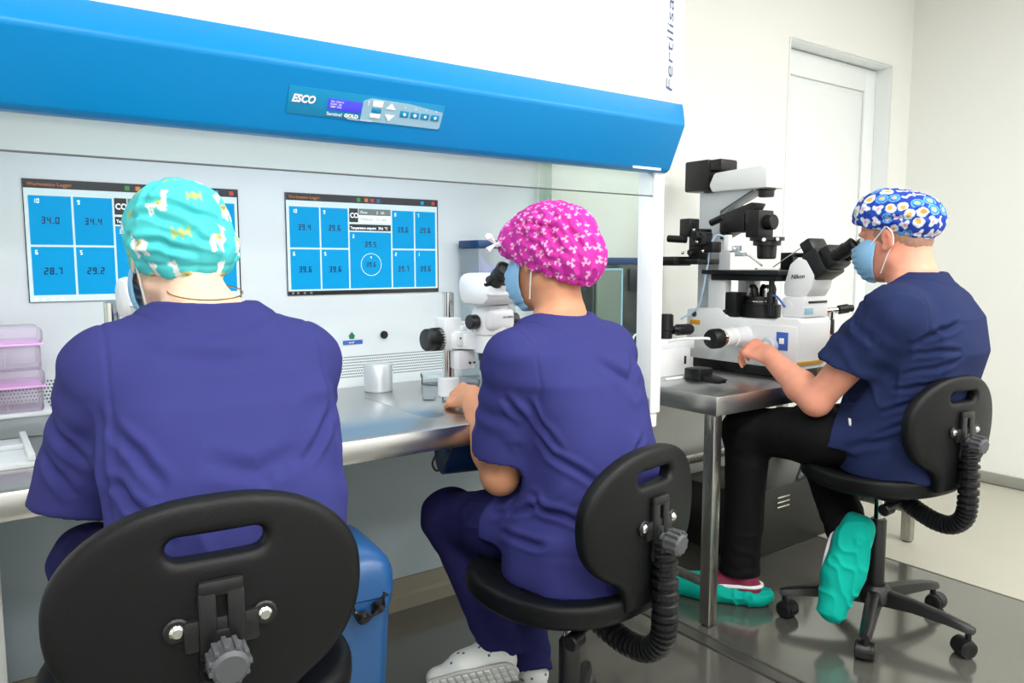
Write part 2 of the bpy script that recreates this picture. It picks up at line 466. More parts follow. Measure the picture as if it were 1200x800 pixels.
MB().box((3.25, YB+.085, 0), (3.36, YB+.10, 2.2), .004).box((4.06, YB+.085, 0), (4.165, YB+.10, 2.2), .004).box((3.36, YB+.085, 2.08), (4.06, YB+.10, 2.2), .004).build('door_stile', 'door_white', d)
MB().box((3.39, YB+.088, .03), (4.03, YB+.1, 2.05), .004).build('door_panel', 'door_white', d)
struct('trim_3', MB().box((3.24, YB-.006, 0), (3.249, YB+.12, 2.21)).box((4.166, YB+.0, 0), (4.172, YB+.12, 2.21)).box((3.24, YB+.0, 2.205), (4.17, YB+.12, 2.212)), 'door_white')
for i, (x, y) in enumerate(PANELS):
    t = thing('ceiling_light', 'square recessed ceiling light panel of the room', 'ceiling light', (x, y, CEIL-.04), 0, 'ceiling light panels')
    MB().box((-.62, -.32, 0), (.62, -.29, .04)).box((-.62, .29, 0), (.62, .32, .04)).box((-.62, -.29, 0), (-.59, .29, .04)).box((.59, -.29, 0), (.62, .29, .04)).build('frame', 'white_paint', t)
    MB().box((-.59, -.29, .015), (.59, .29, .03)).build('diffuser', 'lamp_emit', t)

# ------------------------------------------------------------------ laminar flow workstation (hood)
HX0, HX1, WZ = -.10, 1.755, .78
ho = (.83, 1.9, 0)
hood = thing('laminar_flow_workstation', 'long white laminar flow workstation with blue header and steel worktop', 'workstation', ho)
def hb(): return MB(ho)
cab = hb().box((HX0, 1.60, 1.565), (1.795, 2.24, 2.35), .006).build('cabinet', 'white_paint', hood)
letters('Fertilisafe', .037, basis((1.742-ho[0], 1.5985-ho[1], 1.655), (0, 0, 1), (-1, 0, 0)), 'print_navy', cab, sx=2.3, shear=.12, offset=-.0004)
hd = hb().prism([(1.60, 1.632), (1.545, 1.566), (1.545, 1.556), (1.612, 1.438), (1.624, 1.43), (1.66, 1.43), (1.66, 1.635)], HX0-.01, HX1-.0, 'x', .004).build('header', 'hood_blue', hood)
for v in hd.data.vertices:
    if v.co.x+ho[0] > 1.5: v.co.x += .038*max(0, (v.co.z-1.566)/.066) - .014*max(0, 1-abs(v.co.z-1.561)/.05)
MB(ho).box((1.60, 1.611, 1.4335), (1.715, 1.6125, 1.4425), .0004).build('sticker', 'print_white', hd)
# header face frame: x along the hood, y up the sloping face
fy = Vector((0, 1.545-1.612, 1.556-1.438)).normalized()
def hf(x, s, lift=.0012): # s metres up the sloping face from its lower edge
    p = Vector((x, 1.612, 1.438))+fy*s + Vector((1, 0, 0)).cross(fy)*lift
    return p - Vector(ho)
def hface(x0, x1, s0, s1, th, name, m, parent, skew=0):
    M = basis(hf(x0, s0, 0), (1, 0, 0), fy)
    return MB().box((0, 0, 0), (x1-x0, s1-s0, th), .0004, M).build(name, m, parent)
PX0, PX1 = .578, .945
cp = hface(PX0, PX1, .040, .098, .0015, 'control_panel', 'panel_teal', hood)
M = basis(hf(PX0, .040, .0016), (1, 0, 0), fy)
w_, h_ = PX1-PX0, .058
poly = [(.45*w_, .002), (w_-.006, .002), (w_-.002, .006), (w_-.002, h_-.016), (.75*w_, h_-.006), (.5*w_, h_-.004), (.45*w_, h_-.012)]
MB().prism([(p[0], p[1]) for p in poly], 0, .0006, 'z', 0, M).build('grey_field', 'panel_grey', cp)
MB().box((.235*w_, .018, 0), (.445*w_, .042, .0012), .0003, M).build('display', 'lcd_blue', cp)
M2 = basis(hf(PX0, .040, .0030), (1, 0, 0), fy)
def pl(s, x, y, size, m='print_white', **k): return letters(s, size, M2 @ Matrix.Translation((x*w_, y*h_, 0)), m, cp, **k)
pl('ESCO', .02, .46, .022, sx=.90, shear=.25, offset=.0009)
pl('Sentinel', .235, .10, .0105, sx=1.05); pl('GOLD', .345, .10, .0105, sx=1.1, offset=.0005)
pl('Microprocessor Control System', .365, .03, .0045)
for i, s in enumerate(('39.6  CO2 5.0', 'FLOW   OK', 'TEMP  TIME')): pl(s, .25, .60-.10*i, .005)
pl('!', .477, .66, .014, offset=.0004)
for (x0, x1, y0, y1) in ((.51, .575, .62, .86), (.505, .57, .20, .36)):
    MB().box((x0*w_, y0*h_, .0005), (x1*w_, y1*h_, .0025), .0006, M).build('key', 'print_white', cp)
k_ = MB().box((.51*w_, .40*h_, .0005), (.572*w_, .56*h_, .0025), .0006, M).build('key', 'panel_teal', cp)
for y, sg in ((.60, 1), (.38, -1)):
    MB().prism([(.60*w_, y*h_), (.665*w_, y*h_), (.632*w_, (y+sg*.24)*h_)], .0008, .0020, 'z', 0, M).build('arrow_key', 'print_white', cp)
for i in range(4):
    x = .70+.072*i
    MB().box((x*w_, .36*h_, .0005), ((x+.058)*w_, .60*h_, .0022), .0008, M).build('button', 'panel_teal', cp)
    MB().cyl(M @ Vector(((x+.029)*w_, .48*h_, .0022)), M @ Vector(((x+.029)*w_, .48*h_, .0030)), .0035+.0006*(i % 2), n=10-2*i).build('button_symbol', 'print_white', cp)
    MB().cyl(M @ Vector(((x+.029)*w_, .74*h_, .0006)), M @ Vector(((x+.029)*w_, .74*h_, .0014)), .0013, n=10).build('indicator', 'print_white', cp)
# chamber
hb().box((HX0, 2.205, .74), (1.72, 2.235, 1.565), .002).build('back_panel', 'hood_inner', hood)
hb().box((HX0+.01, 1.66, 1.525), (HX1-.03, 2.206, 1.566)).build('chamber_ceiling', 'hood_inner', hood)
hb().box((.05, 1.69, 1.495), (1.61, 1.75, 1.52), .006).build('lamp_tube', 'hood_lamp_emit', hood)
for x0, x1, side in ((1.712, HX1, 1), (HX0, HX0+.043, -1)):
    p = hb().box((x0, 1.632, .70), (x1, 1.70, 1.435), .004).box((x0+.006, 1.64, .655), (x1-.006, 1.69, .70), .003).build('post', 'white_paint', hood)
    MB(ho).cyl(((x0+x1)/2+.012, 1.633, 1.40), ((x0+x1)/2+.012, 1.630, 1.40), .0045, n=12).build('screw', 'chrome', p)
    xg = x1-.014 if side > 0 else x0+.008
    hb().box((xg, 1.70, .78), (xg+.006, 2.205, 1.565), .001).build('side_glass', 'hood_glass', hood)
    hb().box((xg-.02, 2.165, .78), (xg+.008, 2.205, 1.565), .002).build('glass_rail', 'rail_glass', hood)
    hb().box((xg-.006, 1.69, .74), (xg+.012, 2.235, .785), .002).build('side_sill', 'white_paint', hood)
hb().box((HX0+.045, 1.638, 1.362), (HX1-.045, 1.643, 1.44), .001).build('sash_glass', 'sash_glass', hood)
hb().box((HX0+.045, 1.6375, 1.359), (HX1-.045, 1.6435, 1.3625), .0005).build('sash_edge', 'grey_plastic', hood)
wt = hb().prism([(HX0, 1.53), (1.60, 1.53), (1.63, 1.56), (1.63, 1.70), (1.722, 1.70), (1.722, 2.206), (HX0, 2.206)], .722, WZ, 'z', .014).build('worktop', 'steel_top', hood)
for (x0, x1) in ((.32, .62), (.93, 1.23)):
    hb().box((x0, 1.62, WZ-.001), (x1, 2.0, WZ+.0012), .001).build('heating_plate', 'steel_top', wt)
for x in (.0, 1.64):
    hb().box((x, 2.13, 0), (x+.05, 2.18, .73), .004).build('stand_leg', 'white_paint', hood)
hb().box((.0, 2.14, .60), (1.69, 2.17, .66), .004).build('stand_beam', 'white_paint', hood)
# perforated extract grille along the foot of the back panel
g = MB(ho); 
for j in range(8):
    for i in range(228):
        x = .0+.0075*(i+.5*(j % 2)); z = .810+.0088*j
        g.lathe((x, 2.2045, z), (0, 1, 0), [(0, .0023), (.001, .0023)], 6)
g_ = g.build('perforation', 'print_black', hood); g_['kind'] = 'stuff'
# socket, sticker
MB(ho).cyl((1.098, 2.205, .935), (1.098, 2.198, .935), .0125, n=20, bev=.001).cyl((1.098, 2.199, .935), (1.098, 2.194, .935), .008, n=16).build('socket', 'black_plastic', hood)
s = MB(ho).box((.959, 2.202, .911), (1.024, 2.2051, .924), .001).build('sticker', 'print_blue', hood)
letters('small', .009, basis((.977-ho[0], 2.2012-ho[1], .9145), (1, 0, 0), (0, 0, 1)), 'print_white', s)
MB(ho).prism([(.982, .928), (.996, .928), (.999, .938), (.989, .950), (.979, .938)], 2.2035, 2.2052, 'y').build('green_mark', 'green_print', hood)

# ------------------------------------------------------------------ built-in monitors
SEG = {'0': 'abcdef', '1': 'bc', '2': 'abged', '3': 'abgcd', '4': 'fgbc', '5': 'afgcd', '6': 'afgcde', '7': 'abc', '8': 'abcdefg', '9': 'abcdfg'}
def seven(mb, s, cx, cz, hgt, y, th=.0006):
    w = hgt*.52; t = hgt*.16; adv = w*1.38; tot = sum(adv if c != '.' else adv*.45 for c in s); x = cx-tot/2
    for c in s:
        z0 = cz-hgt/2
        def bx(x0, x1, za, zb):
            mb.box((x0+.06*(za-z0), y-th, za), (x1+.06*(za-z0), y, zb))
        if c == '.': bx(x, x+t, z0, z0+t); x += adv*.45; continue
        S = SEG[c]; h2 = hgt/2
        if 'a' in S: bx(x+t*.4, x+w-t*.4, z0+hgt-t, z0+hgt)
        if 'g' in S: bx(x+t*.4, x+w-t*.4, z0+h2-t/2, z0+h2+t/2)
        if 'd' in S: bx(x+t*.4, x+w-t*.4, z0, z0+t)
        if 'f' in S: bx(x, x+t, z0+h2+t*.2, z0+hgt-t*.3)
        if 'b' in S: bx(x+w-t, x+w, z0+h2+t*.2, z0+hgt-t*.3)
        if 'e' in S: bx(x, x+t, z0+t*.3, z0+h2-t*.2)
        if 'c' in S: bx(x+w-t, x+w, z0+t*.3, z0+h2-t*.2)
        x += adv
def monitor(x0, label, vals, dark_task):
    W, Hh, zt, y = .503, .296, 1.364, 2.202
    t = thing('monitor', label, 'monitor', (x0, y, zt-Hh), 0, 'monitors set into the back of the workstation')
    X = lambda a: a*W
    Z = lambda v: Hh*(1-v)
    def rect(name, a0, a1, v0, v1, m, y0, y1, par): return MB().box((X(a0), y0, Z(v1)), (X(a1), y1, Z(v0))).build(name, m, par)
    rect('bezel', -.004, 1.008, -.004, 1.004, 'screen_dark', -.001, .003, t)
    sc = rect('screen', 0, 1, 0, 1, 'screen_bg', -.002, -.001, t)
    bar = rect('title_bar', 0, 1, 0, .07, 'screen_dark', -.0026, -.002, t)
    def wr(s, size, a, v, m, par, **k): return letters(s, size, basis((X(a), -.0032, Z(v)), (1, 0, 0), (0, 0, 1)), m, par, ext=.0002, **k)
    wr('Workstation Logger', .0115, .015, .05, 'screen_orange', bar)
    for a, m in ((.44, 'screen_green'), (.49, 'screen_orange'), (.53, 'screen_red'), (.57, 'print_blue'), (.88, 'screen_blue'), (.96, 'screen_red')):
        rect('icon', a, a+.022, .018, .055, m, -.003, -.0026, bar)
    tb = rect('task_bar', 0, 1, .962, 1, 'screen_dark' if dark_task else 'screen_bg', -.0026, -.002, t)
    for a in (.02, .05, .09, .13): rect('icon', a, a+.014, .97, .992, 'screen_grey' if dark_task else 'screen_white', -.003, -.0026, tb)
    tiles = {'10': (.017, .197, .13, .53), '9': (.207, .378, .13, .53), '6': (.017, .197, .548, .945), '5': (.207, .378, .548, .945),
             '3': (.388, .665, .365, .945), '8': (.675, .828, .13, .53), '7': (.838, .985, .13, .53), '2': (.675, .828, .548, .945), '1': (.838, .985, .548, .945)}
    for n, (a0, a1, v0, v1) in tiles.items():
        ti = rect('tile', a0, a1, v0, v1, 'screen_blue', -.0026, -.002, t)
        mb = MB(); seven(mb, n, X(a0)+.012+.005*(len(n) > 1), Z(v0)-.013, .011, -.0028); mb.build('tile_number', 'screen_white', ti)
        mb = MB(); seven(mb, vals[n], X((a0+a1)/2), Z((v0+v1)/2 if n != '3' else .49), .017, -.0028); mb.build('reading', 'screen_digit', ti)
        if n == '3':
            mb = MB(); pts = [(X(.527)+.034*math.cos(q*PI/18), -.0026, Z(.70)+.034*math.sin(q*PI/18)) for q in range(37)]
            mb.tube(pts, .0008, 6).build('ring', 'screen_white', ti)
            mb = MB(); seven(mb, vals['4'], X(.527), Z(.70), .014, -.0028); mb.build('reading', 'screen_digit', ti)
            mb = MB(); seven(mb, '4', X(.527), Z(.625), .008, -.0028); mb.build('tile_number', 'screen_white', ti)
    b = rect('gas_box', .388, .445, .125, .265, 'screen_dark', -.0026, -.002, t); wr('CO\u2082', .021, .392, .22, 'screen_white', b, offset=.0006, sx=.85)
    b = rect('gas_field', .45, .665, .125, .19, 'screen_grey', -.0026, -.002, t); wr('Flow         2   l/h', .012, .46, .175, 'screen_white', b)
    b = rect('gas_field', .45, .665, .195, .265, 'screen_white', -.0026, -.002, t); wr('Pressure   0.2  bar', .012, .46, .245, 'screen_grey', b)
    b = rect('setpoint_bar', .388, .665, .285, .35, 'screen_dark', -.0026, -.002, t); wr('Temperature setpoint   39.6  \u00b0C', .0108, .394, .335, 'screen_white', b, sx=.88, offset=.0003)
    return t
monitor(.792, 'wall screen of blue temperature tiles reading 39.6, to the right of the turquoise cap', {'10': '39.4', '9': '39.6', '6': '39.6', '5': '39.6', '3': '39.5', '8': '39.6', '7': '39.6', '2': '39.7', '1': '39.6', '4': '39.6'}, True)
monitor(.150, 'wall screen of blue tiles reading 34.0 and 28.7, partly behind the turquoise cap', {'10': '34.0', '9': '34.4', '6': '28.7', '5': '29.2', '3': '29.5', '8': '34.2', '7': '34.1', '2': '28.9', '1': '28.8', '4': '30.2'}, False)

# ------------------------------------------------------------------ steel table on the right
TZ = .75
to = (2.55, 1.87, 0)
tab = thing('steel_table', 'brushed stainless steel table carrying the large inverted microscope', 'table', to)
MB(to).box((1.885, 1.52, TZ-.062), (3.2, 2.2, TZ), .004).build('table_top', 'steel_top', tab)
for x, y in ((1.888, 1.53), (3.155, 1.53), (1.888, 2.15), (3.155, 2.15)):
    l = MB(to).box((x, y, .004), (x+.04, y+.04, TZ-.06), .003).build('leg', 'steel', tab)
    MB(to).cyl((x+.02, y+.02, 0), (x+.02, y+.02, .012), .019, n=16).build('foot', 'black_plastic', l)
for y in (1.535, 2.155):
    pass
MB(to).box((1.90, 1.57, .12), (1.915, 2.15, .15), .003).build('side_rail', 'steel', tab)
MB(to).box((3.17, 1.57, .12), (3.185, 2.15, .15), .003).build('side_rail', 'steel', tab)
MB(to).box((1.92, 2.16, .30), (3.155, 2.18, .34), .003).build('back_rail', 'steel', tab)
# ------------------------------------------------------------------ stereo microscopes
def stereo(loc, label, yaw=0):
    t = thing('stereo_microscope', label, 'microscope', loc, yaw, 'stereo microscopes on the steel worktop')
    bx, by = .07, -.12
    MB().cyl((0, 0, 0), (0, 0, .056), .032, .031, 28, .003).build('base', 'scope_white', t)
    MB().cyl((0, 0, .05), (0, 0, .30), .0165, n=24, bev=.002).build('rod', 'chrome', t)
    fb = MB().box((-.03, -.03, .135), (.028, .028, .228), .006).box((.0, -.055, .082), (.055, -.012, .135), .004).box((.0, -.06, .15), (.05, -.02, .19), .004)\
        .box((.022, -.04, .19), (.05, .01, .205), .003).box((.04, -.045, .135), (.055, .005, .215), .003).build('focus_block', 'scope_white', t)
    for x, z in ((.0, .172), (.02, .165), (.032, .1), (.047, .1)):
        MB().cyl((x+.004, -.0605, z), (x+.004, -.056, z), .0028, n=10).build('screw', 'black_plastic', fb)
    for sgn in (-1, 1):
        k = MB().lathe((sgn*.03, -.01, .168), (sgn, 0, 0), [(0, .016), (.012, .016), (.013, .030), (.016, .032), (.05, .031), (.054, .028), (.056, .0)], 28).build('focus_knob', 'black_plastic', t)
        rb = MB()
        for q in range(24):
            a = q*PI/12; c = Vector((sgn*.046, -.01+.0318*math.cos(a), .168+.0318*math.sin(a)))
            rb.box((c.x-.013, c.y-.0012, c.z-.0012), (c.x+.013, c.y+.0012, c.z+.0012))
        rb.build('knurl', 'black_rubber', k)
    MB().prism([(-.02, -.015), (bx-.02, by+.01), (bx+.02, by+.03), (.03, -.02)], .14, .185, 'z', .004).build('arm', 'scope_white', t)
    MB().lathe((bx, by, .135), (0, 0, 1), [(0, .046), (.002, .048), (.046, .048), (.05, .046)], 32).build('holder_ring', 'scope_white', t)
    MB().lathe((bx, by, .083), (0, 0, 1), [(0, .026), (.0, .034), (.002, .036), (.028, .036), (.03, .039), (.055, .039), (.055, .02)], 32).build('objective', 'black_plastic', t)
    MB().lathe((bx, by, .183), (0, 0, 1), [(0, .046), (.004, .052), (.05, .055), (.078, .05), (.084, .046)], 36).box((bx-.045, by-.055, .195), (bx+.045, by+.05, .262), .02, seg=3).build('zoom_body', 'scope_white', t)
    for sgn in (-1, 1):
        MB().lathe((bx+sgn*.043, by-.005, .222), (sgn, 0, 0), [(0, .014), (.01, .014), (.011, .019), (.014, .0205), (.036, .020), (.038, .018), (.038, .0)], 24).build('zoom_knob', 'black_plastic', t)
    h = MB().prism([(by+.05, .268), (by-.055, .268), (by-.082, .285), (by-.078, .312), (by-.03, .350), (by+.045, .356), (by+.072, .335), (by+.068, .30)], bx-.072, bx+.072, 'x', .016).build('head', 'scope_white', t)
    d = Vector((0, -.80, .60)).normalized()
    for sgn in (-1, 1):
        p0 = Vector((bx+sgn*.031, by-.045, .322))
        MB().lathe(p0, d, [(-.01, .026), (.012, .0255), (.016, .022), (.034, .021), (.036, .0235), (.048, .0235), (.05, .0215), (.062, .0225), (.075, .025), (.077, .021), (.070, .015), (.070, 0)], 24).build('eyepiece', 'black_rubber', t)
    MB().box((bx-.066, by-.066, .298), (bx+.066, by-.03, .33), .008, Matrix.Translation((0, 0, 0))).build('eyepiece_mount', 'black_plastic', t)
    letters('OLYMPUS', .0085, basis((bx-.002, by-.0555, .232), (1, 0, 0), (0, 0, 1)), 'print_navy', t)
    letters('SZX 0.5X', .0065, basis((bx-.022, by-.0372, .108), (1, 0, 0), (0, 0, 1)), 'print_white', t)
    return t
stereo((1.14, 1.88, WZ+.0), 'white stereo microscope on a steel rod that the pink-capped woman looks into')
stereo((.275, 1.85, WZ+.0), 'white stereo microscope mostly hidden behind the woman in the turquoise cap')

# ------------------------------------------------------------------ inverted microscope
io = (2.45, 1.75, TZ)
inv = thing('inverted_microscope', 'large white inverted microscope with black stage and lamp arm on steel table', 'microscope', io)
def ib(): return MB((2.45, 1.75, TZ) if False else io)
CX = 2.45
ib().box((2.375, 1.585, TZ), (2.525, 2.04, TZ+.04), .004).build('damping_plate', 'black_plastic', inv)
bz = TZ+.056
base = ib().prism([(1.555, bz-.018), (2.06, bz-.018), (2.06, bz+.175), (1.90, bz+.185), (1.86, bz+.152), (1.66, bz+.152), (1.64, bz+.165), (1.56, bz+.165), (1.55, bz+.15)], CX-.095, CX+.095, 'x', .008).build('base', 'scope_white', inv)
ib().box((CX-.101, 1.56, bz+.005), (CX-.094, 1.74, bz+.135), .005).build('side_cover', 'scope_white', inv)
s_ = ib().box((CX-.1045, 1.592, bz+.050), (CX-.1005, 1.638, bz+.113), .0008).build('label_plate', 'print_blue', base)
ib().box((CX-.106, 1.606, bz+.072), (CX-.1044, 1.625, bz+.092), .0004).build('label_mark', 'print_white', s_)
ib().box((CX-.0975, 1.548, bz+.0), (CX+.05, 1.556, bz+.012), .001).build('front_foot', 'yellow_plastic', inv)
for x in (CX-.08, CX+.08):
    ib().cyl((x, 1.60, TZ), (x, 1.60, bz+.002), .014, n=16).build('foot', 'yellow_plastic', inv)
# front riser and viewing head
rz = bz+.165
rs = ib().prism([(1.553, rz), (1.645, rz), (1.645, rz+.045), (1.64, rz+.07), (1.552, rz+.075)], CX-.075, CX+.075, 'x', .007).build('riser', 'scope_white', inv)
ib().box((CX-.05, 1.549, rz+.05), (CX+.06, 1.554, rz+.058), .001).build('slot', 'black_plastic', rs)
ib().box((CX-.07, 1.5515, rz+.012), (CX-.02, 1.5535, rz+.034), .0006).build('label_plate', 'panel_grey', rs)
ib().cyl((CX-.0745, 1.62, rz+.035), (CX-.077, 1.62, rz+.035), .022, n=28).build('port_cover', 'scope_white', rs)
hz = rz+.072
hd2 = ib().prism([(1.555, hz), (1.645, hz), (1.648, hz+.04), (1.625, hz+.115), (1.595, hz+.138), (1.56, hz+.13), (1.525, hz+.075), (1.535, hz+.03)], CX-.062, CX+.062, 'x', .010).build('viewing_head', 'scope_white', inv)
letters('Nikon', .021, basis((CX-.0625-io[0], 1.616-io[1], hz+.062-io[2]), (0, -1, 0.08), (0, .08, 1)), 'print_black', hd2, shear=.2, offset=.0004)
ed = Vector((0, -.82, .50)).normalized()
p0 = Vector((CX, 1.55, hz+.098))
u_ = Vector((1, 0, 0)); w2 = u_.cross(ed)
Mx = Matrix(((u_.x, ed.x, w2.x, p0.x), (u_.y, ed.y, w2.y, p0.y), (u_.z, ed.z, w2.z, p0.z), (0, 0, 0, 1)))
ib().box((-.058, -.01, -.055), (.058, .055, .045), .010, Mx).box((-.05, .05, -.045), (.05, .095, .038), .014, Mx).build('binocular_tube', 'black_plastic', inv)
ib().box((-.05, .0, -.10), (.05, .045, -.05), .008, Mx).build('filter_slider', 'black_plastic', inv)
for sgn in (-1, 1):
    ib().lathe(Mx @ Vector((sgn*.03, .085, .005)), ed, [(0, .023), (.03, .022), (.032, .025), (.05, .025), (.052, .0225), (.066, .0235), (.08, .025), (.082, .02), (.075, .014), (.075, 0)], 24).build('eyepiece', 'black_rubber', inv)
# stage
sz = 1.118
st = ib().box((2.33, 1.632, sz), (2.62, 1.97, sz+.016), .003).box((2.35, 1.65, sz-.022), (2.60, 1.94, sz), .003).build('stage', 'black_plastic', inv)
ib().lathe((2.47, 1.77, sz+.016), (0, 0, 1), [(0, .045), (.002, .047), (.008, .047), (.008, .043), (.003, .042), (.003, 0)], 28).build('sample_dish', 'clear_plastic', inv)
for x in (2.38, 2.56):
    ib().box((x-.02, 1.88, bz+.17), (x+.02, 1.96, sz), .004).build('stage_support', 'scope_white', inv)
# nosepiece
ns = ib().lathe((CX, 1.78, bz+.14), (0, 0, 1), [(0, .07), (.06, .07), (.062, .06), (.09, .055)], 32).build('nosepiece', 'black_plastic', inv)
ib().lathe((CX, 1.78, bz+.21), (-.25, -.1, 1), [(0, .05), (.006, .056), (.02, .056), (.024, .05)], 36).build('turret_ring', 'chrome', ns)
for q in range(5):
    a = q*2*PI/5+.5; c = Vector((CX+.034*math.cos(a), 1.78+.034*math.sin(a), bz+.225))
    ib().lathe(c, (math.cos(a)*.15, math.sin(a)*.15, 1), [(0, .015), (.035, .014), (.045, .009), (.05, .006)], 16).build('objective', 'chrome' if q % 2 else 'black_plastic', ns)
ib().box((CX-.085, 1.83, bz+.15), (CX-.02, 1.92, bz+.245), .004).box((CX-.09, 1.87, bz+.14), (CX+.0, 1.95, bz+.18), .004).build('filter_block', 'black_plastic', inv)
ib().cyl((CX-.075, 1.685, bz+.165), (CX-.075, 1.685, sz-.02), .010, n=14).cyl((CX-.075, 1.685, bz+.21), (CX-.075, 1.685, bz+.25), .016, n=16, bev=.002).build('stage_handle', 'black_plastic', inv)
ib().tube([(CX-.08, 1.68, bz+.24), (CX-.09, 1.65, bz+.235), (CX-.085, 1.62, bz+.20)], .004, 8, 6).build('blue_lead', 'print_blue', inv)
# illumination pillar, arm and lamp house
ib().prism([(2.06, bz+.17), (1.955, bz+.17), (1.955, 1.34), (1.90, 1.385), (1.80, 1.425), (1.80, 1.435), (2.06, 1.435)], CX-.035, CX+.035, 'x', .004).build('pillar', 'scope_grey', inv)
ib().prism([(1.955, 1.345), (1.90, 1.385), (1.80, 1.427), (1.81, 1.43), (1.955, 1.36)], CX-.037, CX+.037, 'x').build('brace_underside', 'grey_plastic', inv)
ib().prism([(1.735, 1.432), (1.985, 1.432), (2.0, 1.46), (1.975, 1.505), (1.76, 1.515), (1.735, 1.50)], CX-.055, CX+.055, 'x', .008).build('lamp_arm', 'scope_white', inv)
lh = ib().box((CX-.058, 2.0, 1.44), (CX+.058, 2.12, 1.56), .008).box((CX-.05, 1.945, 1.515), (CX+.05, 2.02, 1.558), .008).box((CX-.045, 1.96, 1.432), (CX+.045, 2.03, 1.452), .003).build('lamp_house', 'black_plastic', inv)
ib().lathe((CX, 1.775, 1.432), (0, 0, -1), [(0, .034), (.004, .034), (.006, .029), (.028, .028), (.03, .024), (.03, 0)], 28).build('field_lens', 'black_plastic', inv)
# condenser on its carrier
cc = ib().box((CX-.04, 1.84, 1.275), (CX+.03, 1.955, 1.345), .006).prism([(1.955, 1.25), (1.84, 1.30), (1.79, 1.38), (1.815, 1.385), (1.955, 1.345)], CX-.035, CX+.025, 'x', .004).box((CX-.045, 1.77, 1.255), (CX+.045, 1.83, 1.355), .005).build('condenser_carrier', 'black_plastic', inv)
ib().cyl((CX, 1.735, 1.31), (CX, 1.775, 1.31), .028, n=24, bev=.003).build('condenser_knob', 'black_rubber', inv)
ib().lathe((CX, 1.765, 1.255), (0, 0, -1), [(0, .062), (.012, .062), (.014, .05), (.03, .05), (.032, .036), (.075, .034), (.08, .028), (.08, 0)], 32).build('condenser', 'black_plastic', inv)
ib().cyl((CX-.052, 1.74, 1.245), (CX-.06, 1.735, 1.245), .007, n=12).cyl((CX-.025, 1.708, 1.246), (CX-.028, 1.70, 1.246), .007, n=12).build('thumb_screw', 'chrome', inv)
# side camera port
cpy, cpz = 1.775, .893
ib().lathe((CX-.094, cpy, cpz), (-1, 0, 0), [(0, .036), (.08, .036), (.082, .032), (.128, .032), (.13, .028)], 28).build('camera_tube', 'scope_white', inv)
ib().lathe((CX-.222, cpy, cpz), (-1, 0, 0), [(0, .024), (.004, .029), (.008, .027), (.012, .029), (.016, .027), (.022, .029)], 28).build('mount_ring', 'chrome', inv)
ib().lathe((CX-.242, cpy, cpz), (-1, 0, 0), [(0, .030), (.006, .036), (.04, .036), (.052, .030), (.055, .012), (.055, 0)], 28).build('camera', 'black_rubber', inv)
ib().tube([(CX-.295, cpy, cpz), (CX-.31, cpy+.01, cpz+.003), (CX-.37, cpy+.06, cpz+.0), (CX-.40, cpy+.10, cpz-.01)], .005, 8, 6).build('camera_cable', 'cable_white', inv)
ib().box((CX-.165, 1.60, TZ+.012), (CX-.12, 1.66, TZ+.07), .004).cyl((CX-.15, 1.63, TZ+.06), (CX-.095, 1.63, TZ+.13), .0, .0, 4) if False else None
kn = ib().cyl((CX-.094, 1.66, bz+.06), (CX-.13, 1.66, bz+.06), .032, n=28, bev=.004).cyl((CX-.13, 1.66, bz+.06), (CX-.155, 1.66, bz+.06), .018, n=24, bev=.003).build('focus_knob', 'scope_grey', inv)
ib().box((CX-.0965, 1.99, bz+.115), (CX-.0945, 2.04, bz+.132), .0005).build('warning_label', 'amber_label', base)
ib().cyl((CX-.0945, 2.02, bz+.155), (CX-.0965, 2.02, bz+.155), .012, n=20).build('bore', 'grey_plastic', base)

# micromanipulators hang on the stage pillar: stand alone thing
mo = (2.33, 2.0, TZ)
mm = thing('micromanipulator', 'black motorised micromanipulator clamped at the rear of the inverted microscope', 'manipulator', (2.31, 1.99, 1.16))
def mb_(): return MB((2.31, 1.99, 1.16))
mb_().box((2.27, 1.94, 1.155), (2.40, 2.08, 1.175), .003).box((2.23, 2.02, 1.15), (2.33, 2.10, 1.185), .004).build('clamp', 'black_plastic', mm)
mb_().box((2.30, 1.955, 1.175), (2.37, 2.01, 1.29), .005).box((2.28, 1.93, 1.225), (2.345, 1.985, 1.275), .005).box((2.31, 1.90, 1.20), (2.36, 1.96, 1.24), .004).box((2.29, 2.0, 1.26), (2.35, 2.05, 1.33), .005).build('drive_block', 'black_plastic', mm)
for (a, b, r) in (((2.30, 2.02, 1.25), (2.27, 2.09, 1.255), .014), ((2.29, 1.945, 1.26), (2.25, 1.94, 1.262), .016), ((2.32, 1.98, 1.20), (2.27, 1.98, 1.20), .012), ((2.33, 1.93, 1.31), (2.33, 1.87, 1.33), .013)):
    mb_().cyl(a, b, r, n=18, bev=.002).build('drive_knob', 'black_rubber', mm)
for p in ((2.279, 1.95, 1.24), (2.30, 1.94, 1.205), (2.30, 1.985, 1.285), (2.29, 2.03, 1.20)):
    mb_().ball(p, .007, 10).build('bright_screw', 'chrome', mm)
nh = mb_().box((2.35, 1.86, 1.205), (2.372, 1.885, 1.265), .003).build('needle_holder', 'white_paint', mm)
mb_().box((2.37, 1.83, 1.20), (2.39, 1.87, 1.225), .002).box((2.36, 1.80, 1.185), (2.38, 1.84, 1.2), .002).build('needle_clamp', 'alu', mm)
mb_().tube([(2.37, 1.85, 1.215), (2.40, 1.80, 1.185), (2.44, 1.775, 1.15)], .0035, 8).build('needle', 'chrome', mm)
mb_().tube([(2.36, 1.87, 1.25), (2.345, 1.91, 1.265), (2.335, 1.93, 1.23), (2.335, 1.945, 1.15), (2.34, 1.97, 1.05), (2.345, 2.0, .985), (2.31, 2.05, .94)], .0042, 8, 8).build('tubing', 'cable_blue', mm)
